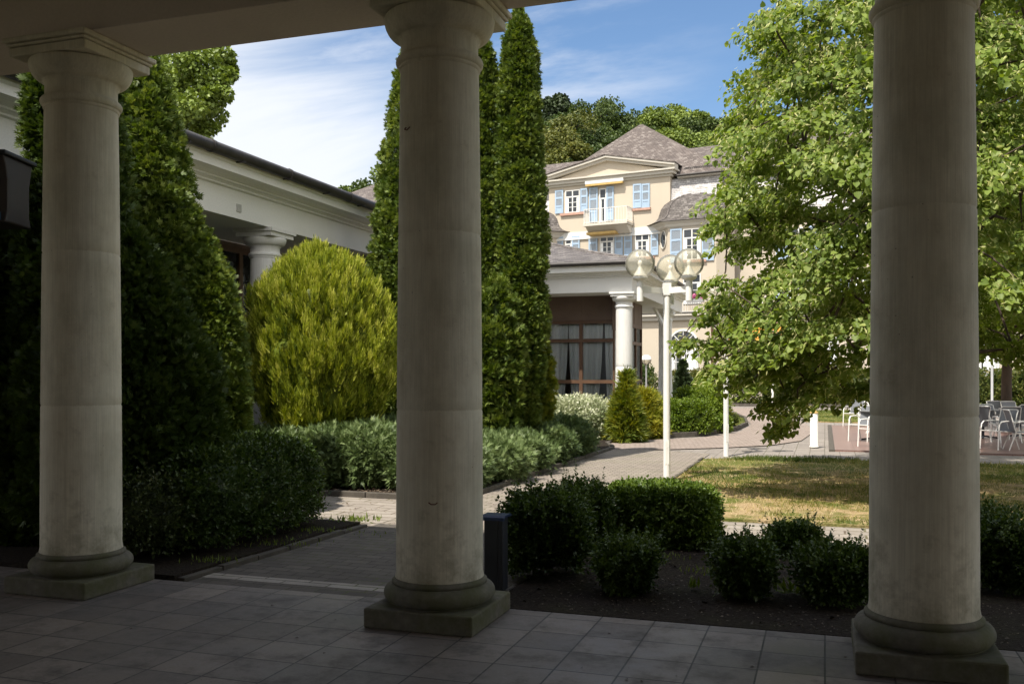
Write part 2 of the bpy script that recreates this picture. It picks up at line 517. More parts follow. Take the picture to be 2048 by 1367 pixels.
M['box_brown'] = m_plain('dark_box_brown', (0.040, 0.030, 0.027), 0.45, 0.2, 3)
M['brown_panel'] = m_plain('brown_panel', (0.165, 0.112, 0.085), 0.6, 0.15, 1.5)
M['curtain'] = m_plain('curtain_cloth', (0.88, 0.90, 0.90), 0.9, 0.03, 3)
M['curtain_dim'] = m_plain('grey_blue_blind', (0.34, 0.43, 0.44), 0.9, 0.05, 3)
M['room'] = m_plain('dark_room', (0.16, 0.15, 0.14), 0.9, 0.2, 1)
M['glass'] = m_glass('window_glass', (0.99, 0.995, 0.99), 0.0)
M['glass_dim'] = m_glass('tinted_glass', (0.80, 0.86, 0.86), 0.05)
M['slate'] = m_slate('grey_slate', 0.26, 0.14, (0.10, 0.088, 0.085), (0.21, 0.185, 0.175), (0.30, 0.28, 0.25), 0.4, 0.25)
M['roof'] = m_slate('villa_tile', 0.22, 0.15, (0.105, 0.085, 0.076), (0.175, 0.145, 0.128), (0.30, 0.27, 0.245), 0.45, 0.04)
M['dome'] = m_slate('dome_slate', 0.20, 0.13, (0.085, 0.075, 0.07), (0.155, 0.138, 0.13), (0.27, 0.25, 0.23), 0.35, 0.08)
M['mansard'] = m_slate('bleached_slate', 0.22, 0.12, (0.40, 0.385, 0.38), (0.58, 0.56, 0.55), (0.72, 0.70, 0.68), 0.9, 0.03)
M['shutter'] = m_plain('pale_blue_paint', (0.34, 0.45, 0.58), 0.55, 0.08, 2)
def m_louver():
    t = NT('blue_louver')
    sep = t.nd('ShaderNodeSeparateXYZ'); t.l.new(t.tc.outputs['UV'], sep.inputs[0])
    mu = t.n.new('ShaderNodeMath'); mu.operation = 'MULTIPLY'; mu.inputs[1].default_value = 18.0; t.l.new(sep.outputs[1], mu.inputs[0])
    fr = t.n.new('ShaderNodeMath'); fr.operation = 'FRACT'; t.l.new(mu.outputs[0], fr.inputs[0])
    col = t.ramp(fr.outputs[0], [(0.0, (0.14, 0.17, 0.21)), (0.3, (0.32, 0.37, 0.43)), (1.0, (0.38, 0.43, 0.49))])
    t.pbr(col, 0.6, t.bump(fr.outputs[0], 0.6, 0.03), spec=0.3)
    return t.m
M['louver'] = m_louver()
M['window_white'] = m_plain('white_window_paint', (0.66, 0.66, 0.64), 0.5, 0.05, 3)
M['sill'] = m_plain('pink_sandstone', (0.44, 0.27, 0.21), 0.8, 0.15, 6)
M['pane'] = m_plain('dark_pane', (0.035, 0.04, 0.045), 0.06, 0.5, 0.7, spec=0.6)
M['white_metal'] = m_plain('white_powder_coat', (0.80, 0.79, 0.76), 0.4, 0.06, 3)
M['grey_metal'] = m_plain('grey_metal', (0.35, 0.35, 0.35), 0.45, 0.1, 4, metal=0.4)
M['dark_metal'] = m_plain('dark_metal', (0.025, 0.027, 0.032), 0.45, 0.2, 6)
M['blue_lid'] = m_plain('dark_blue_plastic', (0.02, 0.035, 0.085), 0.35, 0.2, 4)
M['bark'] = m_plain('bark', (0.075, 0.055, 0.04), 0.95, 0.35, 5, bump=0.6, stretch=(1, 1, 0.25))
M['twig'] = m_plain('twig', (0.10, 0.075, 0.055), 0.9, 0.25, 8)
M['kerb'] = m_plain('kerb_concrete', (0.085, 0.075, 0.062), 0.9, 0.3, 6, bump=0.4)
M['pave'] = m_pavers('clinker_paving', 0.20, 0.10, (0.25, 0.215, 0.18), (0.34, 0.295, 0.25), (0.075, 0.06, 0.045), 0.010, 0.7)
M['pave_porch'] = m_pavers('porch_clinker', 0.24, 0.12, (0.10, 0.088, 0.078), (0.15, 0.132, 0.115), (0.03, 0.027, 0.02), 0.006, 0.8)
M['slab'] = m_pavers('grey_pavers', 0.30, 0.30, (0.235, 0.208, 0.185), (0.315, 0.282, 0.25), (0.075, 0.06, 0.045), 0.007, 0.6, offset=0.0)
M['slab_walk'] = m_pavers('walk_pavers', 0.40, 0.22, (0.28, 0.245, 0.21), (0.37, 0.33, 0.285), (0.10, 0.07, 0.045), 0.013, 0.6)
M['edge'] = m_pavers('edge_pavers', 0.40, 0.16, (0.30, 0.27, 0.24), (0.38, 0.35, 0.31), (0.06, 0.055, 0.04), 0.008, 0.8)
M['pink'] = m_pavers('pink_paving', 0.16, 0.08, (0.29, 0.235, 0.20), (0.37, 0.305, 0.265), (0.13, 0.10, 0.085), 0.008, 0.15, rot=0.6)
M['soil'] = None
def m_soil():
    t = NT('bed_soil')
    a = t.noise(2.2, 7, 0.65); b = t.noise(35, 6, 0.7)
    col = t.ramp(b, [(0.3, (0.012, 0.009, 0.007)), (0.55, (0.034, 0.026, 0.020)), (0.8, (0.10, 0.082, 0.066))])
    col = t.mix(t.ramp(a, [(0.5, 0.0), (0.7, 0.4)]), col, (0.045, 0.045, 0.018))
    t.pbr(col, 0.95, t.bump(b, 0.9, 0.03), spec=0.15)
    return t.m
M['soil'] = m_soil()
def m_lawn():
    t = NT('dry_lawn')
    a = t.noise(0.5, 6, 0.62); b = t.noise(26, 6, 0.75); c = t.noise(2.0, 7, 0.7)
    straw = t.ramp(b, [(0.3, (0.22, 0.145, 0.07)), (0.7, (0.56, 0.43, 0.26))])
    tan = t.ramp(b, [(0.3, (0.23, 0.15, 0.06)), (0.7, (0.46, 0.33, 0.15))])
    green = t.ramp(b, [(0.3, (0.055, 0.075, 0.014)), (0.7, (0.16, 0.18, 0.04))])
    col = t.mix(t.ramp(a, [(0.40, 0.0), (0.62, 0.9)]), straw, tan)
    sep = t.nd('ShaderNodeSeparateXYZ'); t.l.new(t.tc.outputs['UV'], sep.inputs[0])
    far = t.nd('ShaderNodeMapRange'); far.inputs['From Min'].default_value = 14.5; far.inputs['From Max'].default_value = 19.0
    far.inputs['To Min'].default_value = -0.02; far.inputs['To Max'].default_value = 0.16
    t.l.new(sep.outputs[1], far.inputs['Value'])
    ad = t.n.new('ShaderNodeMath'); ad.operation = 'ADD'; t.l.new(c, ad.inputs[0]); t.l.new(far.outputs[0], ad.inputs[1])
    col = t.mix(t.ramp(ad.outputs[0], [(0.43, 0.0), (0.58, 0.95)]), col, green)
    t.pbr(col, 0.95, t.bump(b, 0.9, 0.025), spec=0.1)
    return t.m
M['lawn'] = m_lawn()
M['earth'] = m_plain('far_ground', (0.16, 0.15, 0.09), 0.95, 0.3, 0.1)
M['hill'] = m_plain('wooded_slope', (0.04, 0.06, 0.018), 0.95, 0.4, 0.08)
def m_granite():
    t = NT('red_granite')
    v = t.nd('ShaderNodeTexVoronoi', Scale=90.0); t.l.new(t.tc.outputs['Object'], v.inputs['Vector'])
    col = t.ramp(v.outputs['Distance'], [(0.1, (0.10, 0.065, 0.058)), (0.6, (0.27, 0.165, 0.14))])
    bk = t.brick(0.6, 0.6, 0.004, (1, 1, 1), (0.86, 0.86, 0.86), (0.4, 0.4, 0.4), 0.0)
    col = t.mix(1.0, col, bk.outputs['Color'], 'MULTIPLY')
    t.pbr(col, 0.30, None, spec=0.22)
    return t.m
M['granite'] = m_granite()
def m_acrylic():
    t = NT('aged_acrylic_globe')
    df = t.nd('ShaderNodeBsdfDiffuse', Color=(0.93, 0.90, 0.77))
    tl = t.nd('ShaderNodeBsdfTranslucent', Color=(0.93, 0.90, 0.77))
    m0 = t.nd('ShaderNodeMixShader'); m0.inputs[0].default_value = 0.5
    t.l.new(df.outputs[0], m0.inputs[1]); t.l.new(tl.outputs[0], m0.inputs[2])
    tr = t.nd('ShaderNodeBsdfTransparent', Color=(1.0, 0.985, 0.93))
    m1 = t.nd('ShaderNodeMixShader')
    t.l.new(t.ramp(t.noise(5, 5, 0.6), [(0.3, 0.28), (0.7, 0.42)]), m1.inputs[0])
    t.l.new(tr.outputs[0], m1.inputs[1]); t.l.new(m0.outputs[0], m1.inputs[2])
    gl = t.nd('ShaderNodeBsdfGlossy', Roughness=0.12)
    lw = t.nd('ShaderNodeFresnel', IOR=1.18)
    m2 = t.nd('ShaderNodeMixShader'); t.l.new(lw.outputs[0], m2.inputs[0])
    t.l.new(m1.outputs[0], m2.inputs[1]); t.l.new(gl.outputs[0], m2.inputs[2])
    t.l.new(m2.outputs[0], t.out.inputs['Surface'])
    return t.m
M['acrylic'] = m_acrylic()
def m_mesh():
    t = NT('grey_mesh_fabric')
    p = t.nd('ShaderNodeBsdfPrincipled', Roughness=0.6); p.inputs['Base Color'].default_value = (0.17, 0.18, 0.20, 1)
    tr = t.nd('ShaderNodeBsdfTransparent')
    ck = t.noise(300, 1)
    mx = t.nd('ShaderNodeMixShader'); t.l.new(t.ramp(ck, [(0.3, 0.8), (0.6, 1.0)]), mx.inputs[0])
    t.l.new(tr.outputs[0], mx.inputs[1]); t.l.new(p.outputs[0], mx.inputs[2])
    t.l.new(mx.outputs[0], t.out.inputs['Surface'])
    return t.m
M['mesh'] = m_mesh()
M['tabletop'] = m_plain('grey_table_top', (0.20, 0.205, 0.21), 0.3, 0.1, 5)
M['orange'] = m_plain('orange_awning_cloth', (0.75, 0.33, 0.06), 0.8, 0.1, 2)
M['yellow'] = m_plain('faded_yellow_cloth', (0.50, 0.34, 0.12), 0.8, 0.15, 4)
M['copper'] = m_plain('brown_downpipe', (0.10, 0.045, 0.03), 0.5, 0.2, 3)
M['sticker'] = m_plain('blue_sticker', (0.05, 0.16, 0.28), 0.5, 0.1, 30)
M['rust'] = m_plain('rust', (0.12, 0.045, 0.025), 0.9, 0.3, 20)
M['pink_flower'] = m_plain('pink_petals', (0.6, 0.16, 0.32), 0.7, 0.3, 30)

def lf(*cols):
    n = len(cols)
    return [(i / (n - 1), c) for i, c in enumerate(cols)]
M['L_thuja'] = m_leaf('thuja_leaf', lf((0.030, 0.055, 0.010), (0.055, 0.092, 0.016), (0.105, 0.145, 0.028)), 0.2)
M['L_thuja_sun'] = m_leaf('thuja_leaf_sunlit', lf((0.045, 0.082, 0.012), (0.100, 0.148, 0.024), (0.24, 0.29, 0.062)), 0.25)  # lighter copy for thujas in the sun: sunlight put into the leaf colour
M['L_gold'] = m_leaf('golden_thuja_leaf', lf((0.060, 0.100, 0.010), (0.29, 0.34, 0.022), (0.62, 0.61, 0.13)), 0.25)
M['L_juniper'] = m_leaf('juniper_leaf', lf((0.050, 0.085, 0.028), (0.115, 0.170, 0.055), (0.25, 0.32, 0.13)), 0.15)
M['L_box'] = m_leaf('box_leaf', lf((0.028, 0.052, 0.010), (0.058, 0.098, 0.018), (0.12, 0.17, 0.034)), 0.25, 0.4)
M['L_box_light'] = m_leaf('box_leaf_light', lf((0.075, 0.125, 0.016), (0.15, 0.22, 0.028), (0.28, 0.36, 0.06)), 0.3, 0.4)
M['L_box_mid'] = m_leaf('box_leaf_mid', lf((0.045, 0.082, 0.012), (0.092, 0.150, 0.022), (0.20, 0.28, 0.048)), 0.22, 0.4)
M['L_berberis'] = m_leaf('privet_leaf', lf((0.04, 0.055, 0.018), (0.06, 0.085, 0.022), (0.11, 0.12, 0.04)), 0.2, 0.4)
M['L_linden'] = m_leaf('linden_leaf', lf((0.090, 0.145, 0.024), (0.175, 0.245, 0.042), (0.30, 0.37, 0.095), (0.64, 0.62, 0.30)), 0.42)
M['L_far'] = m_leaf('broadleaf_foliage', lf((0.035, 0.062, 0.014), (0.065, 0.100, 0.022), (0.12, 0.165, 0.035)), 0.2)
M['L_far_light'] = m_leaf('light_broadleaf_foliage', lf((0.085, 0.125, 0.022), (0.16, 0.22, 0.038), (0.28, 0.35, 0.07)), 0.2)
M['L_far_yellow'] = m_leaf('yellowish_foliage', lf((0.075, 0.095, 0.020), (0.135, 0.15, 0.032), (0.23, 0.225, 0.055)), 0.2)
M['L_pine'] = m_leaf('pine_foliage', lf((0.020, 0.036, 0.014), (0.035, 0.055, 0.02), (0.06, 0.085, 0.03)), 0.1)
M['L_beech'] = m_leaf('beech_leaf', lf((0.04, 0.065, 0.014), (0.085, 0.115, 0.024), (0.17, 0.18, 0.045), (0.27, 0.20, 0.08)), 0.3)
M['L_varieg'] = m_leaf('variegated_leaf', lf((0.20, 0.25, 0.11), (0.46, 0.49, 0.31), (0.76, 0.75, 0.60)), 0.2)
M['L_goldcon'] = m_leaf('gold_conifer_leaf', lf((0.07, 0.12, 0.014), (0.19, 0.22, 0.026), (0.40, 0.37, 0.05)), 0.25)
M['L_grass'] = m_leaf('grass_blade', lf((0.075, 0.11, 0.018), (0.17, 0.19, 0.035), (0.38, 0.31, 0.11), (0.62, 0.51, 0.30)), 0.3)
M['L_weed'] = m_leaf('weed_leaf', lf((0.10, 0.15, 0.02), (0.2, 0.26, 0.05)), 0.3)
M['L_litter'] = m_leaf('litter', lf((0.05, 0.035, 0.025), (0.16, 0.12, 0.085), (0.36, 0.31, 0.24)), 0.1)

# ------------------------------------------------------------------ foliage
def hash3(i, j, k):
    h = (i * 374761393 + j * 668265263 + k * 2147483647 + 1274126177) & 0xFFFFFFFF
    h = ((h ^ (h >> 13)) * 1274126177) & 0xFFFFFFFF
    return ((h ^ (h >> 16)) & 0xFFFF) / 65535.0
def vnoise(p, seed=0):
    p = np.asarray(p, float) + seed * 17.31
    i = np.floor(p).astype(np.int64); f = p - i
    f = f * f * (3 - 2 * f)
    r = 0
    for a in (0, 1):
        for b in (0, 1):
            for c in (0, 1):
                w = (f[:, 0] if a else 1 - f[:, 0]) * (f[:, 1] if b else 1 - f[:, 1]) * (f[:, 2] if c else 1 - f[:, 2])
                r = r + w * hash3(i[:, 0] + a, i[:, 1] + b, i[:, 2] + c)
    return r
def fbm(p, seed=0):
    p = np.asarray(p, float)
    return (vnoise(p, seed) * 0.55 + vnoise(p * 2.1, seed + 3) * 0.3 + vnoise(p * 4.3, seed + 7) * 0.15)
def norm(a):
    return a / np.maximum(np.linalg.norm(a, axis=1, keepdims=True), 1e-9)

T_LEAF = (np.array([(0, 0, 0), (.34, .45, .10), (0, 1, -.04), (-.34, .45, .10)]), np.array([(0, 1, 2), (0, 2, 3)]))
T_LINDEN = (np.array([(0, 0, 0), (.46, .18, .10), (.40, .58, .07), (0, 1.05, -.10), (-.40, .58, .07), (-.46, .18, .10)]), np.array([(0, 1, 2, 3), (0, 3, 4, 5)]))
T_BRACT = (np.array([(0, 0, 0), (.12, .4, .03), (0, 1, -.08), (-.12, .4, .03)]), np.array([(0, 1, 2), (0, 2, 3)]))
def fan(k, spread, w, l0=0.55, z=0.0, seed=1):
    rs = np.random.RandomState(seed)
    vs, fs = [], []
    for i in range(k):
        a = (i / (k - 1) - 0.5) * 2 * spread if k > 1 else 0
        y0 = 0.30 * (1 - abs(a) / max(spread, 1e-6)) * (i % 2)
        L = (1.0 - l0 * abs(a) / max(spread, 1e-6)) * rs.uniform(.85, 1.05)
        d = np.array([math.sin(a), math.cos(a)]); n = np.array([d[1], -d[0]])
        b = np.array([0, y0])
        zz = z * rs.uniform(-1, 1)
        p0 = b - n * w * .5; p1 = b + n * w * .5; q = b + d * L * 0.55
        p2 = q + n * w * 0.8; p3 = q - n * w * 0.8; tip = b + d * L
        n0 = len(vs)
        vs += [(p0[0], p0[1], 0), (p1[0], p1[1], 0), (p2[0], p2[1], zz * .5), (tip[0], tip[1], zz), (p3[0], p3[1], zz * .5)]
        fs += [(n0, n0 + 1, n0 + 2), (n0, n0 + 2, n0 + 4), (n0 + 4, n0 + 2, n0 + 3)]
    return np.array(vs, float), np.array(fs)
T_FAN = fan(5, 0.85, 0.115, 0.40, 0.18)
T_JUN = fan(6, 0.6, 0.06, 0.4, 0.25, 4)
T_BLADE = (np.array([(-.06, 0, 0), (.06, 0, 0), (0.02, 1, .25)]), np.array([(0, 1, 2)]))
T_CLUMP = (np.array([(0, 0, 0), (.5, .35, .15), (.25, .9, -.05), (-.3, .95, .1), (-.5, .4, -.1), (.1, .5, .3)]), np.array([(0, 1, 5), (1, 2, 5), (2, 3, 5), (3, 4, 5), (4, 0, 5)]))

def leaf_arrays(P, D, N, size, T):
    D = norm(D)
    X = np.cross(D, N); X = norm(X)
    N2 = np.cross(X, D)
    Tv, Tf = T
    k = len(Tv)
    size = np.broadcast_to(np.asarray(size, float), (len(P),))[:, None, None]
    vs = P[:, None, :] + size * (Tv[None, :, 0:1] * X[:, None, :] + Tv[None, :, 1:2] * D[:, None, :] + Tv[None, :, 2:3] * N2[:, None, :])
    fs = Tf[None] + (np.arange(len(P)) * k)[:, None, None]
    return vs.reshape(-1, 3), fs.reshape(-1, Tf.shape[1]), len(Tf)

def foliage(name, parts, mat, parent=None, fr=W0, org=None, core=None):
    """parts: list of (P, D, N, size, template, tint); core: (verts, faces(tri), tint)"""
    if parent is not None and org is None: org = ORG[parent.name]
    if org is None: org = (0, 0, 0)
    V_, L_, LT, TI = [], [], [], []
    off = 0
    for P, D, N, size, T, tint in parts:
        v, f, k = leaf_arrays(P, D, N, size, T)
        V_.append(v); L_.append((f + off).reshape(-1)); LT.append(np.full(len(f), f.shape[1])); TI.append(np.repeat(np.broadcast_to(tint, (len(P),)), k))
        off += len(v)
    if core is not None:
        v, f, ti = core
        V_.append(v); L_.append((f + off).reshape(-1)); LT.append(np.full(len(f), f.shape[1])); TI.append(np.full(len(f), ti))
    v = np.concatenate(V_) - np.array(org); L = np.concatenate(L_); lt = np.concatenate(LT); ti = np.concatenate(TI)
    me = bpy.data.meshes.new(name)
    me.vertices.add(len(v)); me.vertices.foreach_set('co', v.astype(np.float32).ravel())
    me.loops.add(len(L)); me.loops.foreach_set('vertex_index', L.astype(np.int32))
    me.polygons.add(len(lt))
    st = np.concatenate([[0], np.cumsum(lt)[:-1]])
    me.polygons.foreach_set('loop_start', st.astype(np.int32))
    me.update(calc_edges=True)
    a = me.attributes.new('tint', 'FLOAT', 'FACE'); a.data.foreach_set('value', np.clip(ti, 0, 1).astype(np.float32))
    me.materials.append(mat)
    o = bpy.data.objects.new(name, me); COL.objects.link(o)
    if parent is not None: link_child(o, parent)
    else:
        o.location = fr.w(org); o.rotation_euler = (0, 0, fr.yaw)
    ORG[o.name] = tuple(org)
    return o

def core_lathe(cx, cy, zs, rs, seed, lump, freq, seg=28, k=0.82, lean=(0, 0)):
    vs, fs = [], []
    n = len(zs)
    th = np.linspace(0, 2 * math.pi, seg, endpoint=False)
    for z, r in zip(zs, rs):
        x = np.cos(th); y = np.sin(th)
        P = np.stack([x * r * freq, y * r * freq, np.full(seg, z * freq)], 1)
        rr = r * k * (1 + lump * (fbm(P, seed) - 0.5) * 2)
        vs.append(np.stack([cx + lean[0] * z + x * rr, cy + lean[1] * z + y * rr, np.full(seg, z)], 1))
    for i in range(n - 1):
        for j in range(seg):
            a, b = i * seg + j, i * seg + (j + 1) % seg
            fs += [(a, b, b + seg), (a, b + seg, a + seg)]
    return np.concatenate(vs), np.array(fs)

def conifer(root, cx, cy, prof, n, size, mat, seed, lump=0.16, freq=1.6, up=0.55, T=T_FAN, vertical=False, tint_hi=0.5, deep=0.22, lean=(0, 0), fname='foliage', clump=0.17, per=24):
    """prof: [(z, radius)] from bottom to top; sprays gathered in tufts that stand off the surface"""
    rs = np.random.RandomState(seed)
    zp = np.array([p[0] for p in prof], float); rp = np.array([p[1] for p in prof], float)
    zz = np.linspace(zp[0], zp[-1], 400); rr = np.interp(zz, zp, rp)
    cdf = np.cumsum(rr + 0.03); cdf /= cdf[-1]
    m = max(8, n // per)
    z = np.interp(rs.rand(m), cdf, zz)
    r0 = np.interp(z, zp, rp); sl_ = np.interp(z, zz, np.gradient(rr, zz))
    th = rs.rand(m) * 2 * math.pi
    c, s = np.cos(th), np.sin(th)
    Pn = np.stack([c * r0 * freq, s * r0 * freq, z * freq], 1)
    nz = fbm(Pn, seed)
    r = r0 * (1 + lump * (nz - 0.5) * 2) * (1.0 - rs.rand(m) ** 2 * deep) + 0.01
    out = norm(np.stack([c, s, -np.clip(sl_, -1.5, 1.5) * 0.6], 1))
    cl = np.minimum(clump * rs.uniform(.55, 1.25, m), r0 * 0.55 + 0.03)
    C = np.stack([cx + lean[0] * z + c * r, cy + lean[1] * z + s * r, z], 1) - out * cl[:, None] * .55
    axis = norm(out * (1 - up) + np.array([0, 0, up]) + rs.normal(0, .18, (m, 3)))
    ct = np.clip(rs.normal(0, .13, m) + (nz - .5) * .5, -.4, .4)
    idx = np.repeat(np.arange(m), per); k = len(idx)
    d = norm(rs.normal(0, 1, (k, 3)) + axis[idx] * 1.15)
    if vertical:
        d = norm(d * np.array([1, 1, .8]) + np.array([0, 0, .25]))
    q = rs.rand(k) ** .5
    st = np.array([.5, .5, 2.3]) if vertical else np.array([1, 1, 1.0])
    P = C[idx] + d * (cl[idx] * q)[:, None] * st
    P[:, 2] = np.maximum(P[:, 2], .01)
    D = norm(d * .8 + axis[idx] * .35 + rs.normal(0, .25, (k, 3)))
    if vertical: D = norm(D * .45 + np.array([0, 0, .75]) + out[idx] * .3)
    N = norm(rs.normal(0, .8, (k, 3)) + out[idx] * .5)
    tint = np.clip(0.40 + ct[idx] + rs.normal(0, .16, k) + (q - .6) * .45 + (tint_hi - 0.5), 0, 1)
    sz = size * rs.uniform(.6, 1.2, k)
    zc = np.linspace(zp[0], zp[-1] - 0.06 * (zp[-1] - zp[0]), 26)
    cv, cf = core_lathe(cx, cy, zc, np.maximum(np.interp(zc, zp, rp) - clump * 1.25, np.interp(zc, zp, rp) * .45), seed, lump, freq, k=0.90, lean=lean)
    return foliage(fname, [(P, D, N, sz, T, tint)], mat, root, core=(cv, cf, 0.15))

def squadric(n, rs, a, b, c, p, lower=-1.0):
    d = norm(rs.normal(0, 1, (n * 2, 3)))
    d = d[d[:, 2] > lower][:n]
    # spread evenly over the stretched surface
    w = (np.abs(d[:, 0] / a) ** p + np.abs(d[:, 1] / b) ** p + np.abs(d[:, 2] / c) ** p) ** (-1 / p)
    P = d * w[:, None]
    g = np.stack([np.sign(P[:, 0]) * np.abs(P[:, 0] / a) ** (p - 1) / a, np.sign(P[:, 1]) * np.abs(P[:, 1] / b) ** (p - 1) / b, np.sign(P[:, 2]) * np.abs(P[:, 2] / c) ** (p - 1) / c], 1)
    return P, norm(g)
def box_points(n, rs, a, b, c):
    """even points over a box's top and sides, rounded"""
    At, Ax, Ay = 4 * a * b, 4 * b * c * 2, 4 * a * c * 2
    k = rs.rand(n) * (At + Ax + Ay)
    u, v = rs.uniform(-1, 1, n), rs.uniform(-1, 1, n)
    sg_ = np.sign(rs.rand(n) - .5)
    P = np.zeros((n, 3)); N = np.zeros((n, 3))
    t = k < At; x = (k >= At) & (k < At + Ax); y = k >= At + Ax
    P[t] = np.stack([u * a, v * b, np.full(n, c)], 1)[t]; N[t] = (0, 0, 1)
    P[x] = np.stack([sg_ * a, u * b, v * c], 1)[x]; N[x, 0] = sg_[x]
    P[y] = np.stack([u * a, sg_ * b, v * c], 1)[y]; N[y, 1] = sg_[y]
    return P, N
def roundbox(P, a, b, c, p):
    q = (np.abs(P[:, 0] / a) ** p + np.abs(P[:, 1] / b) ** p + np.abs(P[:, 2] / c) ** p) ** (-1 / p)
    return P * q[:, None]

def bush(root, cx, cy, z0, a, b, h, n, size, mat, seed, p=2.6, yaw=0.0, lump=0.10, freq=3.0, up=0.35, T=T_LEAF, deep=0.25, shaggy=0.0, tint_hi=0.5, name='foliage', fr=W0, org=None, taper=0.0, flat=0.0, clump=0.05, per=14, shoots=0):
    rs = np.random.RandomState(seed)
    c = h / 2
    total = n; n = max(8, n // per)
    P, N0 = box_points(n, rs, a, b, c)
    P = roundbox(P, a, b, c, p)
    g = np.stack([np.sign(P[:, 0]) * np.abs(P[:, 0] / a) ** (p - 1) / a, np.sign(P[:, 1]) * np.abs(P[:, 1] / b) ** (p - 1) / b, np.sign(P[:, 2]) * np.abs(P[:, 2] / c) ** (p - 1) / c], 1)
    out = norm(g)
    nz = fbm(P * freq, seed)
    k = (1 + lump * (nz - .5) * 2) * (1 - rs.rand(n) ** 2 * deep)
    if shaggy:
        k = k + (rs.rand(n) ** 6) * shaggy
    P = P * k[:, None]
    if taper:
        P[:, :2] *= (1 - taper * np.clip(-P[:, 2:3] / c, -0.3, 1))
    P[:, 2] = np.maximum(P[:, 2] + c, 0.02)
    cy_, sy_ = math.cos(yaw), math.sin(yaw)
    def rot(Q):
        return np.stack([cy_ * Q[:, 0] - sy_ * Q[:, 1], sy_ * Q[:, 0] + cy_ * Q[:, 1], Q[:, 2]], 1)
    P = rot(P); out = rot(out)
    P = P + np.array([cx, cy, z0])
    # each point is a twig tip carrying a handful of leaves along its last stretch
    axis = norm(out * (1 - up) + np.array([0, 0, up]) + rs.normal(0, .28, (n, 3)))
    ct = (nz - .5) * .7 + rs.normal(0, .12, n)
    idx = np.repeat(np.arange(n), per); k = len(idx)
    along = rs.uniform(-1.5, 1.0, k)
    side = norm(rs.normal(0, 1, (k, 3)))
    cl_ = clump * rs.uniform(.6, 1.3, n)
    P = P[idx] + axis[idx] * (along * cl_[idx])[:, None] + side * (cl_[idx] * .45 * (1.25 - np.abs(along) * .5))[:, None]
    P[:, 2] = np.maximum(P[:, 2], z0 + .01)
    D = norm(side * .65 + axis[idx] * .7 + rs.normal(0, .2, (k, 3)))
    N = norm(axis[idx] * 0.5 + rs.normal(0, .45, (k, 3)) + np.array([0, 0, .35]))
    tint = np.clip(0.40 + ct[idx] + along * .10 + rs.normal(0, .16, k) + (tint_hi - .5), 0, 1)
    sz = size * rs.uniform(.6, 1.25, k)
    if shoots:
        up_ = np.where(out[:, 2] > .15)[0]
        ii = rs.choice(up_, min(shoots, len(up_)), replace=False)
        base = P.reshape(n, per, 3)[ii].mean(1); L = rs.uniform(.06, .20, len(ii))
        ax2 = norm(out[ii] * .35 + np.array([0, 0, .8]) + rs.normal(0, .2, (len(ii), 3)))
        m2 = 12; tt = np.tile(np.linspace(0.1, 1, m2), len(ii)); q2 = np.repeat(np.arange(len(ii)), m2)
        sd2 = norm(np.cross(ax2[q2], rs.normal(0, 1, (len(q2), 3))))
        P2 = base[q2] + ax2[q2] * (tt * L[q2])[:, None]
        P = np.concatenate([P, P2]); D = np.concatenate([D, norm(sd2 * .8 + ax2[q2] * .6)])
        N = np.concatenate([N, norm(ax2[q2] + rs.normal(0, .3, (len(q2), 3)))])
        tint = np.concatenate([tint, np.clip(rs.normal(.6, .15, len(q2)), 0, 1)]); sz = np.concatenate([sz, size * rs.uniform(.55, .95, len(q2))])
    # woody core
    m_ = 16
    th = np.linspace(0, 2 * math.pi, 24, endpoint=False); ph = np.linspace(-math.pi / 2 * .96, math.pi / 2 * .96, m_)
    d = np.array([(math.cos(f_) * math.cos(t), math.cos(f_) * math.sin(t), math.sin(f_)) for f_ in ph for t in th])
    w = (np.abs(d[:, 0] / a) ** p + np.abs(d[:, 1] / b) ** p + np.abs(d[:, 2] / c) ** p) ** (-1 / p)
    cp = d * w[:, None]
    cp = cp * (0.80 * (1 + lump * (fbm(cp * freq, seed) - .5) * 2))[:, None]
    if taper: cp[:, :2] *= (1 - taper * np.clip(-cp[:, 2:3] / c, -0.3, 1))
    cp[:, 2] = np.maximum(cp[:, 2] + c, 0.01)
    cp = rot(cp) + np.array([cx, cy, z0])
    cf = []
    for i in range(m_ - 1):
        for j in range(24):
            q, r_ = i * 24 + j, i * 24 + (j + 1) % 24
            cf += [(q, r_, r_ + 24), (q, r_ + 24, q + 24)]
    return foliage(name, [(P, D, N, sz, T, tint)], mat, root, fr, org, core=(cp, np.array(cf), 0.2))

def stems(root, cx, cy, h, spread, n, seed, r=0.012, z0=0.0, name='stem'):
    rs = random.Random(seed)
    mb = MB()
    for i in range(n):
        a = rs.uniform(0, 6.28); q = rs.uniform(.2, 1) * spread
        mb.tube([(cx + rs.uniform(-.3, .3) * spread * .3, cy + rs.uniform(-.3, .3) * spread * .3, z0 - .02), (cx + math.cos(a) * q * .5, cy + math.sin(a) * q * .5, z0 + h * .5), (cx + math.cos(a) * q, cy + math.sin(a) * q, z0 + h)], [r, r * .7, r * .3], 6)
    return mb.build(name, M['twig'], root)

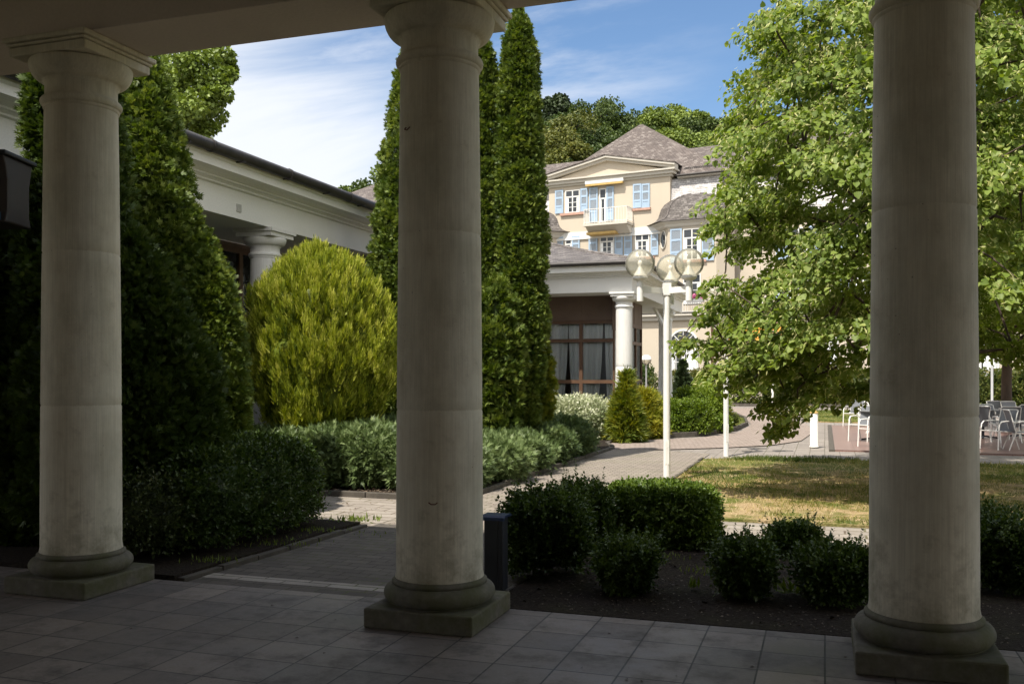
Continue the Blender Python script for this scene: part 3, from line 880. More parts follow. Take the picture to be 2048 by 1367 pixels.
# ------------------------------------------------------------------ the ground (setting)
def struct(o):
    o['kind'] = 'structure'
    return o
XR = 2.25
g = MB().sheet([(-900, -300), (900, -300), (900, 1500), (-900, 1500)], -0.06)
struct(g.build('ground', M['earth']))
struct(MB().prism([(-13, -4.2), (14, -4.2), (14, 6.08), (-13, 6.08)], -0.20, 0.0).build('porch_floor', M['tile'], fr=S))
pv = MB().sheet([(-30, 6.08), (60, 6.08), (60, 62), (-30, 62)], -0.03)
struct(pv.build('court_paving', M['slab'], fr=S))
struct(MB().sheet([(-4.72, 6.08), (-2.25, 6.08), (-2.25, 6.30), (-4.72, 6.30)], -0.010).build('edging_course', M['pave_porch'], fr=S))
struct(MB().sheet([(-4.72, 6.30), (-2.25, 6.30), (-2.25, 6.46), (-4.72, 6.46)], -0.008).build('edging_strip', M['edge'], fr=S))
struct(MB().sheet([(-4.72, 6.46), (-2.25, 6.46), (-2.25, 9.2), (-4.6, 9.2)], -0.012).build('entrance_path', M['pave_porch'], fr=S))
struct(MB().sheet([(-4.6, 9.2), (-2.25, 9.2), (-2.25, 10.6), (-2.25, 19.6), (-4.4, 20.6), (-4.4, 11.15), (-4.6, 10.9)], -0.016).build('garden_path', M['pave'], fr=S))
struct(MB().sheet([(-2.24, 9.3), (14, 9.3), (14, 10.58), (-2.22, 10.58)], -0.018).build('cross_walk', M['slab_walk'], fr=S))
struct(MB().sheet([(-9, 9.06), (-4.62, 9.06), (-4.62, 11.12), (-9, 11.12)], -0.020).build('side_walk', M['slab_walk'], fr=S))
pk = [(1180, 879), (1222, 877), (1300, 878), (1400, 874), (1480, 862), (1503, 848), (1485, 830), (1468, 822), (1455, 815), (1540, 815), (1575, 834), (1612, 846), (1628, 862), (1602, 880), (1540, 889), (1440, 894), (1340, 897), (1200, 897)]
struct(MB().sheet([sg(*p) for p in pk][::-1], -0.008).build('pink_path', M['pink'], fr=S))
struct(MB().prism([(0.2, 21.2), (16, 21.2), (16, 31.6), (0.2, 31.6)], -0.05, 0.004).build('granite_terrace', M['granite'], fr=S))
MB_ = MB()
MB_.box(0.08, 0.2, 21.1, 31.7, -0.05, 0.012)
struct(MB_.build('terrace_edge', M['kerb'], fr=S))
# beds and lawn, each a thin sheet over the court
struct(MB().prism([(-2.22, 6.083), (14, 6.083), (14, 9.28), (-2.22, 9.28)], -0.2, 0.004).build('front_bed', M['soil'], fr=S))
struct(MB().prism([(-12, 6.12), (-4.84, 6.12), (-4.74, 9.0), (-12, 9.0)], -0.2, 0.03).build('side_bed', M['soil'], fr=S))
struct(MB().prism([(-8.9, 11.2), (-4.75, 11.2), (-4.5, 11.5), (-4.5, 20.2), (-4.9, 21.5), (-4.9, 27.0), (-8.9, 27.0)], -0.2, 0.03).build('juniper_bed', M['soil'], fr=S))
LAWN = [(-2.2, 10.66), (14, 10.66), (14, 18.8), (-1.2, 18.8), (-2.2, 18.2)]
struct(MB().prism(LAWN, -0.2, 0.0).build('lawn', M['lawn'], fr=S))
isl = [(1205, 874), (1300, 875), (1390, 871), (1470, 860), (1494, 849), (1490, 838), (1462, 827), (1440, 822), (1300, 822), (1205, 840)]
ISL = [sg(*p) for p in isl]
struct(MB().prism(ISL[::-1] if False else ISL, -0.2, 0.03).build('island_bed', M['lawn'], fr=S))
far_grass = [sg(1610, 842), sg(1760, 845), sg(1760, 820), sg(1600, 820)]
struct(MB().prism(far_grass, -0.2, 0.012).build('grass_strip', M['lawn'], fr=S))
hb = [(-16, -6.6), (30, -6.6), (30, -1.0), (-16, -1.0)]
struct(MB().prism(hb, -0.2, 0.03).build('hedge_bed', M['soil'], fr=V))

def kerb_line(pts, w, h, name, fr=S, label=None):
    mb = MB()
    for (x0, y0), (x1, y1) in zip(pts[:-1], pts[1:]):
        d = Vector((x1 - x0, y1 - y0)); L = d.length; d /= L
        n = Vector((-d.y, d.x)) * w / 2
        k = max(1, int(round(L / 0.5)))
        for i in range(k):
            a = Vector((x0, y0)) + d * (L * i / k + .006); b = Vector((x0, y0)) + d * (L * (i + 1) / k - .006)
            hh = h + random.uniform(-.012, .012)
            mb.prism([tuple(a - n), tuple(b - n), tuple(b + n), tuple(a + n)], -0.1, hh)
    return struct(mb.build(name, M['kerb'], fr=fr, bevel=0.008))
random.seed(3)
kerb_line([(-4.80, 6.14), (-4.68, 9.02)], 0.07, 0.018, 'bed_kerb')
kerb_line([(-4.76, 9.05), (-8.9, 9.05)], 0.07, 0.035, 'walk_kerb')
kerb_line([(-8.9, 11.15), (-4.72, 11.15), (-4.47, 11.45), (-4.44, 15), (-4.42, 20.2), (-4.85, 21.5), (-4.9, 24)], 0.08, 0.05, 'juniper_kerb')
kerb_line([sg(*p) for p in isl[:7]], 0.08, 0.10, 'island_kerb')
kerb_line([(-2.24, 18.25), (-2.24, 10.62)], 0.05, 0.012, 'lawn_edging')
kerb_line([(-2.2, 9.30), (14, 9.30)], 0.06, 0.02, 'bed_edging')
kerb_line([(-10, -6.7), (30, -6.7)], 0.14, 0.12, 'hedge_kerb', V)

# ------------------------------------------------------------------ the porch
def column_parts(root, c, mats, seg=56, name=None, zt=4.07, group=None):
    """plinth, base, shaft and capital, 4.07 m tall"""
    x, y = c
    ms, mstone = mats
    MB().box(x - .37, x + .37, y - .37, y + .37, 0.0, .125).build('plinth', mstone, root, bevel=0.012)
    prof = [(.335, .125)]
    for i in range(13):
        a = -math.pi / 2 + math.pi * i / 12
        prof.append((.300 + .066 * math.cos(a), .187 + .060 * math.sin(a)))
    prof += [(.312, .249), (.312, .268), (.303, .275), (.292, .285)]
    MB().lathe(prof, (x, y, 0), seg).build('base', mstone, root)
    sh = [(.292, .285)]
    r0, r1 = .286, .258
    def rr(z):
        t = (z - .285) / 3.3
        return r0 + (r1 - r0) * t ** 1.6
    for z in np.linspace(.32, 1.365, 12): sh.append((rr(z), z))
    sh += [(rr(1.37) - .004, 1.372), (rr(1.37) - .004, 1.380), (rr(1.38), 1.387)]
    for z in np.linspace(1.45, 2.505, 12): sh.append((rr(z), z))
    sh += [(rr(2.51) - .004, 2.512), (rr(2.51) - .004, 2.520), (rr(2.52), 2.527)]
    for z in np.linspace(2.6, 3.57, 12): sh.append((rr(z), z))
    sh.append((.258, 3.59))
    MB().lathe(sh, (x, y, 0), seg).build('shaft', ms, root)
    cp = [(.258, 3.59), (.268, 3.598), (.268, 3.612)]
    for i in range(9):
        a = -math.pi / 2 + math.pi * i / 8
        cp.append((.262 + .026 * math.cos(a), 3.645 + .030 * math.sin(a)))
    cp += [(.258, 3.685), (.254, 3.70), (.254, 3.775), (.268, 3.785), (.268, 3.80)]
    for i in range(1, 11):
        a = math.pi / 2 * i / 10
        cp.append((.268 + .095 * math.sin(a), 3.80 + .125 * (1 - math.cos(a))))
    cp += [(.358, 3.935), (.34, 3.94)]
    MB().lathe(cp, (x, y, 0), seg).build('capital', ms, root)
    ab = MB()
    ab.box(x - .345, x + .345, y - .345, y + .345, 3.94, 4.005)
    ab.box(x - .360, x + .360, y - .360, y + .360, 4.008, 4.03)
    ab.box(x - .380, x + .380, y - .380, y + .380, 4.033, 4.07)
    ab.build('abacus', ms, root, bevel=0.010)

VC = 5.70
lab = {
    -5.353: 'weathered plaster column beside the clipped dark hedge, with conifers behind it',
    -2.410: 'weathered plaster column standing beside the small dark waste post',
    0.522: 'thickest plaster column, in front of the linden, with the darkest shaft',
}
for r_, l_ in lab.items():
    t_ = empty('column', S, (r_, VC, 0), l_, 'column', 'columns along the porch edge')
    column_parts(t_, (r_, VC), (M['column'], M['stone']))
    hk = MB()
    if r_ == -2.410:
        hk.tube([(r_ - .135, VC - .232, 3.185), (r_ - .14, VC - .246, 3.17), (r_ - .115, VC - .262, 3.16), (r_ - .095, VC - .258, 3.18)], .004, 6)
        hk.tube([(r_ + .045, VC - .283, .80), (r_ + .065, VC - .292, .79), (r_ + .09, VC - .287, .79), (r_ + .10, VC - .275, .80)], .004, 6)
        hk.build('hook', M['rust'], t_)
pr = empty('porch_roof', S, (0, 5.7, 4.07), 'dark plaster beam and ceiling carried by the three thick columns', 'porch roof')
bm_ = MB()
bm_.box(-13, 14, 5.40, 6.00, 4.072, 4.60)
bm_.build('beam', M['beam'], pr, bevel=0.008)
cn = MB()
cn.extr([(6.0, 4.40), (6.06, 4.45), (6.06, 4.52), (6.08, 4.62), (6.10, 4.64), (6.10, 4.80), (6.0, 4.80)], 'x', -13, 14)
cn.build('cornice', M['white'], pr)
gt = MB()
gt.tube([(-13, 6.13, 4.88), (14, 6.13, 4.88)], .075, 10)
gt.build('gutter', M['gutter'], pr)
rf = MB()
rf.box(-13, 14, -4.3, 6.12, 4.81, 4.95)
rf.build('roof_deck', M['gutter'], pr)
cl = MB()
cl.box(-13, 14, -4.2, 5.398, 4.42, 4.50)
for i in range(9):
    cl.box(-13, 14, -4.0 + i * 1.1, -3.86 + i * 1.1, 4.34, 4.418)
cl.build('ceiling', M['ceiling'], pr)
bw = MB()
bw.box(-13, 14, -4.3, -4.1, 0, 4.41)
bw.build('back_wall', M['backwall'], pr)

# hanging box at the left edge of the porch
hx = empty('heater_box', W0, at(-44, 392, 7.9)[:2] + (0,), 'dark brown box with a blue sticker hanging at the left edge of the porch', 'heater box')
c0 = at(-44, 392, 7.9)
def hpos(x, y, z): return (c0[0] + x, c0[1] + y, c0[2] + z)
hb_ = MB()
hb_.extr([(-.20, .22), (-.24, .30), (.24, .30), (.22, .22), (.19, .10), (.19, -.16), (.22, -.25), (-.20, -.25), (-.17, -.16), (-.17, .10)], 'x', -.34, .34)
hb_.v = [hpos(*p) for p in hb_.v]
hb_.build('casing', M['box_brown'], hx, bevel=0.015)
ct_ = MB(); ct_.box(-.37, .37, -.26, .26, .30, .335); ct_.v = [hpos(*p) for p in ct_.v]; ct_.build('cap', M['dark_metal'], hx, bevel=0.01)
st_ = MB(); st_.box(.06, .30, -.216, -.205, -.235, -.17); st_.v = [hpos(*p) for p in st_.v]; st_.build('sticker', M['sticker'], hx)
rd = MB(); rd.tube([hpos(-.2, 0, .33), (c0[0] - .2, c0[1], 4.42)], .02, 8); rd.build('hanger', M['dark_metal'], hx)

# ------------------------------------------------------------------ west wing
wg = empty('garden_wing', S, (-10.0, 14, 0), 'long low white wing with a colonnade and dark gutter along the garden', 'building')
RW = -8.80
bmw = MB(); bmw.box(RW - .6, RW, 6.06, 27.2, 4.072, 4.60); bmw.build('architrave', M['white'], wg)
cw = MB()
cw.extr([(RW - .02, 4.50), (RW + .05, 4.52), (RW + .05, 4.545), (RW + .09, 4.57), (RW + .13, 4.575), (RW + .13, 4.60), (RW + .22, 4.64), (RW + .36, 4.65), (RW + .36, 4.76), (RW + .40, 4.79), (RW + .40, 4.82), (RW - .02, 4.82)], 'y', 6.06, 27.0)
cw.build('cornice', M['white'], wg)
gw = MB()
gw.tube([(RW + .47, 6.2, 4.885), (RW + .47, 26.9, 4.885)], .085, 12)
for i in range(10): gw.tube([(RW + .47, 7.2 + i * 2.05, 4.885), (RW + .47, 7.25 + i * 2.05, 4.885)], .097, 12)
gw.build('gutter', M['gutter'], wg)
for i in range(16):
    yb_ = 6.9 + i * 1.28
    MB().box(RW + .36, RW + .56, yb_, yb_ + .03, 4.79, 4.81).build('gutter_bracket', M['gutter'], wg)
rw = MB(); rw.box(-18, RW + .40, 6.5, 27.0, 4.83, 4.90); rw.build('roof', M['gutter'], wg)
sf = MB(); sf.box(-10.45, RW - .602, 6.06, 27.2, 4.08, 4.2); sf.build('soffit', M['white'], wg)
fl = MB(); fl.box(-10.4, RW + .02, 6.2, 27.2, -.1, .05); fl.build('plinth_step', M['stone_far'], wg)
vb = MB(); vb.box(RW, RW + .018, 12.6, 12.72, 4.18, 4.30); vb.build('vent_plate', M['stone_far'], wg)
# wing columns: distances from pixels 530 and 742
colv = [9.9, 13.86, 17.8, 21.8, 25.7]
first = None
for i, v_ in enumerate(colv):
    if first is None:
        first = empty('column', S, (RW - .30, v_, 0)); del first
        cmb = MB(); first = True
    p = (RW - .30, v_)
    root_c = MB(); 
    # the visible shaft is the part; its stones and capital are sub-parts
    x, y = p
    sh = [(.275, .285)] + [(.275 - .028 * (t ** 1.6), .285 + 3.3 * t) for t in np.linspace(0.02, 1, 10)]
    so_ = MB().lathe(sh, (x, y, 0), 36).build('column', M['column_far'], wg)
    cp = [(.250, 3.585), (.262, 3.60), (.262, 3.61)]
    for j in range(7):
        a = -math.pi / 2 + math.pi * j / 6
        cp.append((.255 + .026 * math.cos(a), 3.645 + .03 * math.sin(a)))
    cp += [(.25, 3.69), (.25, 3.775), (.265, 3.785), (.265, 3.80)] + [(.265 + .095 * math.sin(math.pi / 2 * j / 8), 3.80 + .125 * (1 - math.cos(math.pi / 2 * j / 8))) for j in range(1, 9)] + [(.34, 3.94)]
    k_ = MB().lathe(cp, (x, y, 0), 36)
    k_.box(x - .345, x + .345, y - .345, y + .345, 3.94, 4.01); k_.box(x - .38, x + .38, y - .38, y + .38, 4.012, 4.07)
    k_.build('capital', M['column_far'], so_)
    b_ = MB().box(x - .37, x + .37, y - .37, y + .37, .05, .125)
    b_.lathe([(.33, .125), (.366, .16), (.366, .21), (.33, .25), (.30, .285)], (x, y, 0), 36)
    b_.build('base', M['stone_far'], so_)

def glazing(root, fr_axis, pos, a0, a1, n, zs, inward, curtains=True, panel=(3.33, 4.075), seed=0, glass=None, cloth=None):
    """a wall of brown framed windows; fr_axis 'x' runs along local x at y=pos, 'y' along local y at x=pos; inward = +1/-1"""
    rs = random.Random(seed)
    def bx(mb, s0, s1, t0, t1, z0, z1):      # s along the wall, t into the room
        q0, q1 = pos + inward * t0, pos + inward * t1
        if fr_axis == 'x': mb.box(s0, s1, q0, q1, z0, z1)
        else: mb.box(q0, q1, s0, s1, z0, z1)
    pm = MB(); bx(pm, a0, a1, 0, .10, panel[0], panel[1])
    k = max(1, int((a1 - a0) / 1.05))
    for i in range(k + 1):
        s = a0 + (a1 - a0) * i / k
        bx(pm, s - .015, s + .015, -.012, 0, panel[0], panel[1])
    pm.build('fascia_panel', M['brown_panel'], root)
    bs = MB(); bx(bs, a0, a1, -.01, .12, 0.0, zs[0] - .06); bs.build('base_wall', M['stone_far'], root)
    w = (a1 - a0) / n
    for i in range(n):
        s0, s1 = a0 + i * w, a0 + (i + 1) * w
        f_ = MB()
        bx(f_, s0, s0 + .055, -.02, .06, zs[0] - .06, panel[0]); bx(f_, s1 - .055, s1, -.02, .06, zs[0] - .06, panel[0])
        for z in zs:
            bx(f_, s0 + .055, s1 - .055, -.018, .06, z - .055, z + .055)
        wo = f_.build('window', M['brown'], root)
        gp = MB(); bx(gp, s0 + .05, s1 - .05, .018, .026, zs[0], zs[-1]); gp.build('pane', glass or M['glass'], wo)
        if curtains:
            cm = MB()
            ph = rs.uniform(0, 6)
            gap = rs.uniform(.3, .65); gw_ = rs.uniform(-.02, .05)
            N_ = 40
            vs, fs = [], []
            zl = [zs[0] - .05, 1.0, 2.0, zs[-1] + .05]
            for sd in (0, 1):
                lo, hi = (s0 - .02, s0 + w * (gap - gw_)) if sd == 0 else (s0 + w * (gap + gw_), s1 + .02)
                base = len(vs)
                for jz, z in enumerate(zl):
                    for j in range(N_):
                        u_ = j / (N_ - 1)
                        pull = (.20 * max(0, 1 - abs(z - 1.0) / 1.6) - .06) * (1 if sd else -1)
                        edge = u_ if sd == 0 else 1 - u_
                        s = lo + (hi - lo) * u_ + pull * edge * (hi - lo)
                        t = .13 + .03 * math.sin(u_ * 26 + ph + sd) + .015 * math.sin(u_ * 61 + ph)
                        q = pos + inward * t
                        vs.append((s, q, z) if fr_axis == 'x' else (q, s, z))
                for jz in range(len(zl) - 1):
                    for j in range(N_ - 1):
                        a = base + jz * N_ + j
                        fs.append((a, a + 1, a + 1 + N_, a + N_))
            cm.add(vs, fs, True)
            cm.build('curtain', cloth or M['curtain'], wo)
    rm = MB()
    bx(rm, a0, a1, 2.2, 2.3, 0, 4.0)
    rm.build('room_wall', M['room'], root)
    rf_ = MB(); bx(rf_, a0, a1, .12, 2.2, 3.84, 3.88); rf_.build('room_ceiling', M['room'], root)
    rf_ = MB(); bx(rf_, a0, a1, .12, 2.2, .045, .06); rf_.build('room_floor', M['room'], root)
glazing(wg, 'y', -10.5, 6.3, 27.0, 14, (0.4, 1.40, 2.70, 3.95), -1, True, (4.0, 4.078), 5, M['glass_dim'], M['curtain_dim'])

# ------------------------------------------------------------------ pavilion with the glazed front
pa = empty('pavilion', S, (-9.5, 32, 0), 'low pavilion with slate hip roof, brown framed windows and white corner column', 'building')
PR, PV0, PV1 = -5.40, 27.30, 37.5
en = MB()
en.box(-14, PR, PV0, PV0 + .6, 4.072, 4.56)
en.box(PR - .6, PR, PV0 + .602, PV1, 4.072, 4.56)
en.build('architrave', M['white'], pa)
co = MB()
prof = [(0, 4.50), (.05, 4.52), (.05, 4.56), (.14, 4.58), (.18, 4.64), (.34, 4.655), (.34, 4.78), (.38, 4.80), (.38, 4.84), (0, 4.84)]
n_ = len(prof)
vs = []
for (a, b) in (('L', 0), ('C', 0), ('R', 0)):
    for o_, z in prof:
        if a == 'L': vs.append((-14, PV0 - o_, z))
        elif a == 'C': vs.append((PR + o_, PV0 - o_, z))
        else: vs.append((PR + o_, PV1, z))
fs = []
for k in (0, 1):
    for i in range(n_):
        j = (i + 1) % n_
        fs.append((k * n_ + i, k * n_ + j, (k + 1) * n_ + j, (k + 1) * n_ + i))
co.add(vs, fs)
co.build('cornice', M['white'], pa)
gp = MB(); gp.tube([(-14, PV0 - .43, 4.895), (PR + .42, PV0 - .43, 4.895)], .07, 10); gp.tube([(PR + .43, PV0 - .43, 4.895), (PR + .43, PV1, 4.895)], .07, 10); gp.build('gutter', M['gutter'], pa)
rp = MB()
e0 = (PR + .46, PV0 - .46); t1 = 4.6
A = (e0[0], e0[1], 4.93); B = (-14.6, e0[1], 4.93); A2 = (e0[0], PV1, 4.93)
def hipp(t): return (e0[0] - t, e0[1] + t, 4.93 + .30 * t - .06 * math.sin(math.pi * t / t1))
ts = [t1 * i / 8 for i in range(9)]
for i in range(8):
    p, q = hipp(ts[i]), hipp(ts[i + 1])
    rp.add([p, q, (-14.6, q[1], q[2]), (-14.6, p[1], p[2])], [(0, 1, 2, 3)])
    rp.add([p, (p[0], PV1, p[2]), (q[0], PV1, q[2]), q], [(0, 1, 2, 3)])
top = hipp(t1)
rp.add([top, (top[0], PV1, top[2]), (-14.6, PV1, top[2]), (-14.6, top[1], top[2])], [(0, 1, 2, 3)])
rp.build('roof', M['slate'], pa)
rc = MB(); rc.tube([(hipp(t)[0], hipp(t)[1], hipp(t)[2] + .01) for t in ts], .05, 8); rc.build('hip_cap', M['slate'], pa)
sp_ = MB(); sp_.box(-14, PR - .602, PV0 + .602, PV1, 4.085, 4.2); sp_.build('soffit', M['white'], pa)
ft = MB(); ft.box(-14, PR + .1, PV0 - .1, PV1, -.1, .04); ft.build('floor_slab', M['stone_far'], pa)
for (x, y) in ((PR - .30, PV0 + .30), (PR - 3.30, PV0 + .30), (PR - 6.3, PV0 + .3), (PR - .30, 35.2)):
    sh = [(.275, .285)] + [(.275 - .028 * (t ** 1.6), .285 + 1.55 * t) for t in np.linspace(0.02, 1, 6)]
    r_m = sh[-1][0]
    sh += [(r_m - .006, 1.84), (r_m - .006, 1.855), (r_m - .002, 1.865)] + [(r_m - .002 - (r_m - .248) * t, 1.87 + 1.715 * t) for t in np.linspace(.05, 1, 6)]
    so_ = MB().lathe(sh, (x, y, 0), 36).build('column', M['column_far'], pa)
    k_ = MB().lathe(cp, (x, y, 0), 36)
    k_.box(x - .345, x + .345, y - .345, y + .345, 3.94, 4.01); k_.box(x - .38, x + .38, y - .38, y + .38, 4.012, 4.07)
    k_.build('capital', M['column_far'], so_)
    b_ = MB().box(x - .37, x + .37, y - .37, y + .37, .04, .125)
    b_.lathe([(.33, .125), (.366, .16), (.366, .21), (.33, .25), (.30, .285)], (x, y, 0), 36)
    b_.build('base', M['stone_far'], so_)
glazing(pa, 'x', PV0 + 1.3, -12.7, -6.2, 6, (0.36, 1.40, 2.69, 3.27), 1, True, (3.33, 4.084), 11)
glazing(pa, 'y', -6.18, PV0 + 1.5, 33.0, 4, (0.36, 1.40, 2.69, 3.27), -1, True, (3.33, 4.084), 12)
# rounded brown corner hood and tilted panel under the eaves
hd = MB()
th = [math.pi * 1.5 + math.pi / 2 * i / 10 for i in range(11)]
for zlo, zhi, rr_ in ((3.0, 4.08, .42),):
    poly = [(-6.22 + rr_ * math.cos(a), PV0 + 1.42 + rr_ * math.sin(a)) for a in th] + [(-6.22, PV0 + 1.42)]
    hd.prism(poly, zlo, zhi)
hd.build('corner_hood', M['brown_panel'], pa, bevel=0.01)
tp = MB(); tp.extr([(-5.98, 4.05), (-5.90, 4.05), (-5.55, 3.42), (-5.63, 3.42)], 'y', 34.0, 34.6); tp.build('tilted_panel', M['white'], pa)
tp = MB(); tp.extr([(-5.98, 4.05), (-5.90, 4.05), (-5.66, 3.62), (-5.74, 3.62)], 'y', 28.2, 28.5); tp.build('bracket', M['sill'], pa)
yl = MB(); yl.box(-6.155, -6.13, 28.86, 29.05, 2.78, 3.2); yl.build('yellow_sheet', M['yellow'], pa)  # small yellow sheet set just off the side glazing

# ------------------------------------------------------------------ villa
vi = empty('villa', V, (-3, 4, 0), 'cream villa with pediment gable, pale blue shutters and brown tiled hip roofs', 'villa')
GW = 8.30
z_c = vpl(1340, 352)[1]
wl_ = MB()
wl_.box(-GW, 0, 0, 10, 0, z_c)
wl_.build('gable_wall', M['cream'], vi)
wr = MB()
wr.box(0, 26, .8, 10, 0, 10.9); wr.box(-31, -GW, .8, 10, 0, 10.9)
wr.build('side_wall', M['cream'], vi)
def vbox(mb, px0, px1, py0, py1, y0, y1, yl=0.0):
    x0, z1 = vpl(px0, py0, yl); x1, _ = vpl(px1, py0, yl)
    pm = (px0 + px1) / 2
    z1 = vpl(pm, py0, yl)[1]; z0 = vpl(pm, py1, yl)[1]
    mb.box(x0, x1, y0, y1, z0, z1)
    return x0, x1, z0, z1
def window(px0, px1, py0, py1, yl=0.0, cols=2, rows=3, sill=True, box=None, root=None):
    if box is None:
        x0, _ = vpl(px0, py0, yl); x1, _ = vpl(px1, py0, yl); pm = (px0 + px1) / 2
        z1 = vpl(pm, py0, yl)[1]; z0 = vpl(pm, py1, yl)[1]
    else: x0, x1, z0, z1 = box
    y = yl
    f_ = MB()
    e = .065
    f_.box(x0, x0 + e, y - .05, y + .04, z0, z1); f_.box(x1 - e, x1, y - .05, y + .04, z0, z1)
    f_.box(x0 + e, x1 - e, y - .048, y + .04, z0, z0 + e); f_.box(x0 + e, x1 - e, y - .048, y + .04, z1 - e, z1)
    zt = z1 - (z1 - z0) * .30
    f_.box(x0 + e, x1 - e, y - .046, y + .04, zt - .045, zt + .045)
    for c in range(1, cols):
        xc = x0 + (x1 - x0) * c / cols
        f_.box(xc - .038, xc + .038, y - .044, y + .04, z0 + e, z1 - e)
    for r_ in range(1, rows):
        zz_ = z0 + e + (zt - .06 - z0 - e) * r_ / rows
        f_.box(x0 + e, x1 - e, y - .030, y + .04, zz_ - .018, zz_ + .018)
    wo = f_.build('window', M['window_white'], vi)
    MB().box(x0 + e * .5, x1 - e * .5, y - .018, y - .006, z0 + e * .5, z1 - e * .5).build('pane', M['pane'], wo)
    cu_ = MB()
    for s0, s1 in ((x0 + e, x0 + e + (x1 - x0) * .16), (x1 - e - (x1 - x0) * .16, x1 - e)):
        cu_.box(s0, s1, y - .022, y - .0185, z0 + e, zt - .06)
    cu_.build('curtain', M['curtain'], wo)
    if sill:
        MB().box(x0 - .35, x1 + .35, y - .14, y - .002, z0 - .16, z0 - .003).build('sill', M['sill'], wo)
    return wo
def shutter(px0, px1, py0, py1, yl=0.0, box=None, off=.03):
    if box is None:
        x0, _ = vpl(px0, py0, yl); x1, _ = vpl(px1, py0, yl); pm = (px0 + px1) / 2
        z1 = vpl(pm, py0, yl)[1]; z0 = vpl(pm, py1, yl)[1]
    else: x0, x1, z0, z1 = box
    y1 = yl - off; y0 = y1 - .05
    f_ = MB(); e = .085
    f_.box(x0, x0 + e, y0, y1, z0, z1); f_.box(x1 - e, x1, y0, y1, z0, z1)
    zs = [z0, z0 + (z1 - z0) * .30, z0 + (z1 - z0) * .66, z1]
    for z, w in zip(zs, (.10, .06, .06, .10)):
        f_.box(x0 + e, x1 - e, y0 + .002, y1, max(z0, z - w), min(z1, z + w))
    f_.box(x0 + e, x1 - e, y0 + .02, y1 - .002, zs[0] + .1, zs[1] - .06)
    so_ = f_.build('shutter', M['shutter'], vi)
    MB().box(x0 + e, x1 - e, y0 + .022, y1 - .004, zs[1] + .06, zs[2] - .06).box(x0 + e, x1 - e, y0 + .022, y1 - .004, zs[2] + .06, zs[3] - .10).build('louvres', M['louver'], so_)
# third floor of the gable
window(1131, 1160, 380, 425.5); shutter(1111, 1127, 380.5, 427); shutter(1161.5, 1176, 377, 423)
x0, x1, z0, z1 = vbox(MB(), 1199, 1213, 377, 444, 0, 0)
window(0, 0, 0, 0, box=(x0, x1, z0, z1), cols=1, rows=1, sill=False)
shutter(1179, 1196, 375, 444); shutter(1213.5, 1228, 373, 440)
x0, x1, z0, z1 = vbox(MB(), 1266.5, 1283, 368, 416, 0, 0); shutter(0, 0, 0, 0, box=(x0, x1, z0, z1))
x0, x1, z0, z1 = vbox(MB(), 1283.7, 1300, 367.5, 415.5, 0, 0); shutter(0, 0, 0, 0, box=(x0, x1, z0, z1))
sx0, _, sz0, _ = vbox(MB(), 1265, 1302, 416, 421, 0, 0)
sl_m = MB(); vbox(sl_m, 1265, 1302, 416.5, 421, -.14, -.002); sl_m.build('sill', M['sill'], vi)
# second floor
window(1200, 1228.5, 470, 514); shutter(1178, 1195.5, 470.5, 516); shutter(1230, 1246, 467.5, 512)
window(1270, 1299, 467, 514); shutter(1249, 1264.5, 466, 512); shutter(1302, 1317, 462.5, 510)
window(1131, 1144, 476, 518, cols=1); shutter(1111, 1127, 474, 520); shutter(1144.5, 1160, 472, 518)
# first floor
for (a, b) in ((1131, 1160), (1200, 1228), (1270, 1299)):
    window(a, b, 560, 604); shutter(a - 19, a - 3, 560, 606); shutter(b + 3, b + 18, 558, 604)
# band, cornice, pediment
bd = MB()
zb1 = vpl(1300, 453)[1]; zb0 = vpl(1300, 464.5)[1]
bd.box(-GW - .02, .02, -.06, -.001, zb0, zb1); bd.box(-GW - .04, .04, -.10, -.001, zb0 - .14, zb0 - .003)
bd.build('string_course', M['window_white'], vi)
cz = MB()
cz.box(-GW - .12, .12, -.12, 10, z_c, z_c + .14); cz.box(-GW - .28, .28, -.28, 10, z_c + .143, z_c + .34); cz.box(-GW - .42, .42, -.42, 10, z_c + .343, z_c + .44)
cz.build('cornice', M['cream_trim'], vi)
za = vpl(1213, 313)[1]
zc1 = z_c + .442
xm = -GW / 2
pd = MB(); pd.add([(-GW + .2, -.02, zc1), (-.2, -.02, zc1), (xm, -.02, za - .28), (-GW + .2, .3, zc1), (-.2, .3, zc1), (xm, .3, za - .28)], [(0, 1, 2), (5, 4, 3), (0, 3, 4, 1), (1, 4, 5, 2), (2, 5, 3, 0)])
pd.build('pediment', M['cream'], vi)
rk = MB()
for sgn in (-1, 1):
    xe = xm + sgn * (GW / 2 + .42)
    for (ya, yb, za0, za1) in ((-.28, .3, -.02, .14), (-.42, .3, .143, .27)):
        rk.add([(xe, ya, zc1 + za0), (xm, ya, za - .28 + za0), (xm, ya, za - .28 + za1), (xe, ya, zc1 + za1),
                (xe, yb, zc1 + za0), (xm, yb, za - .28 + za0), (xm, yb, za - .28 + za1), (xe, yb, zc1 + za1)],
               [(0, 1, 2, 3), (7, 6, 5, 4), (0, 4, 5, 1), (3, 2, 6, 7), (0, 3, 7, 4), (1, 5, 6, 2)])
rk.build('raking_cornice', M['cream_trim'], vi)
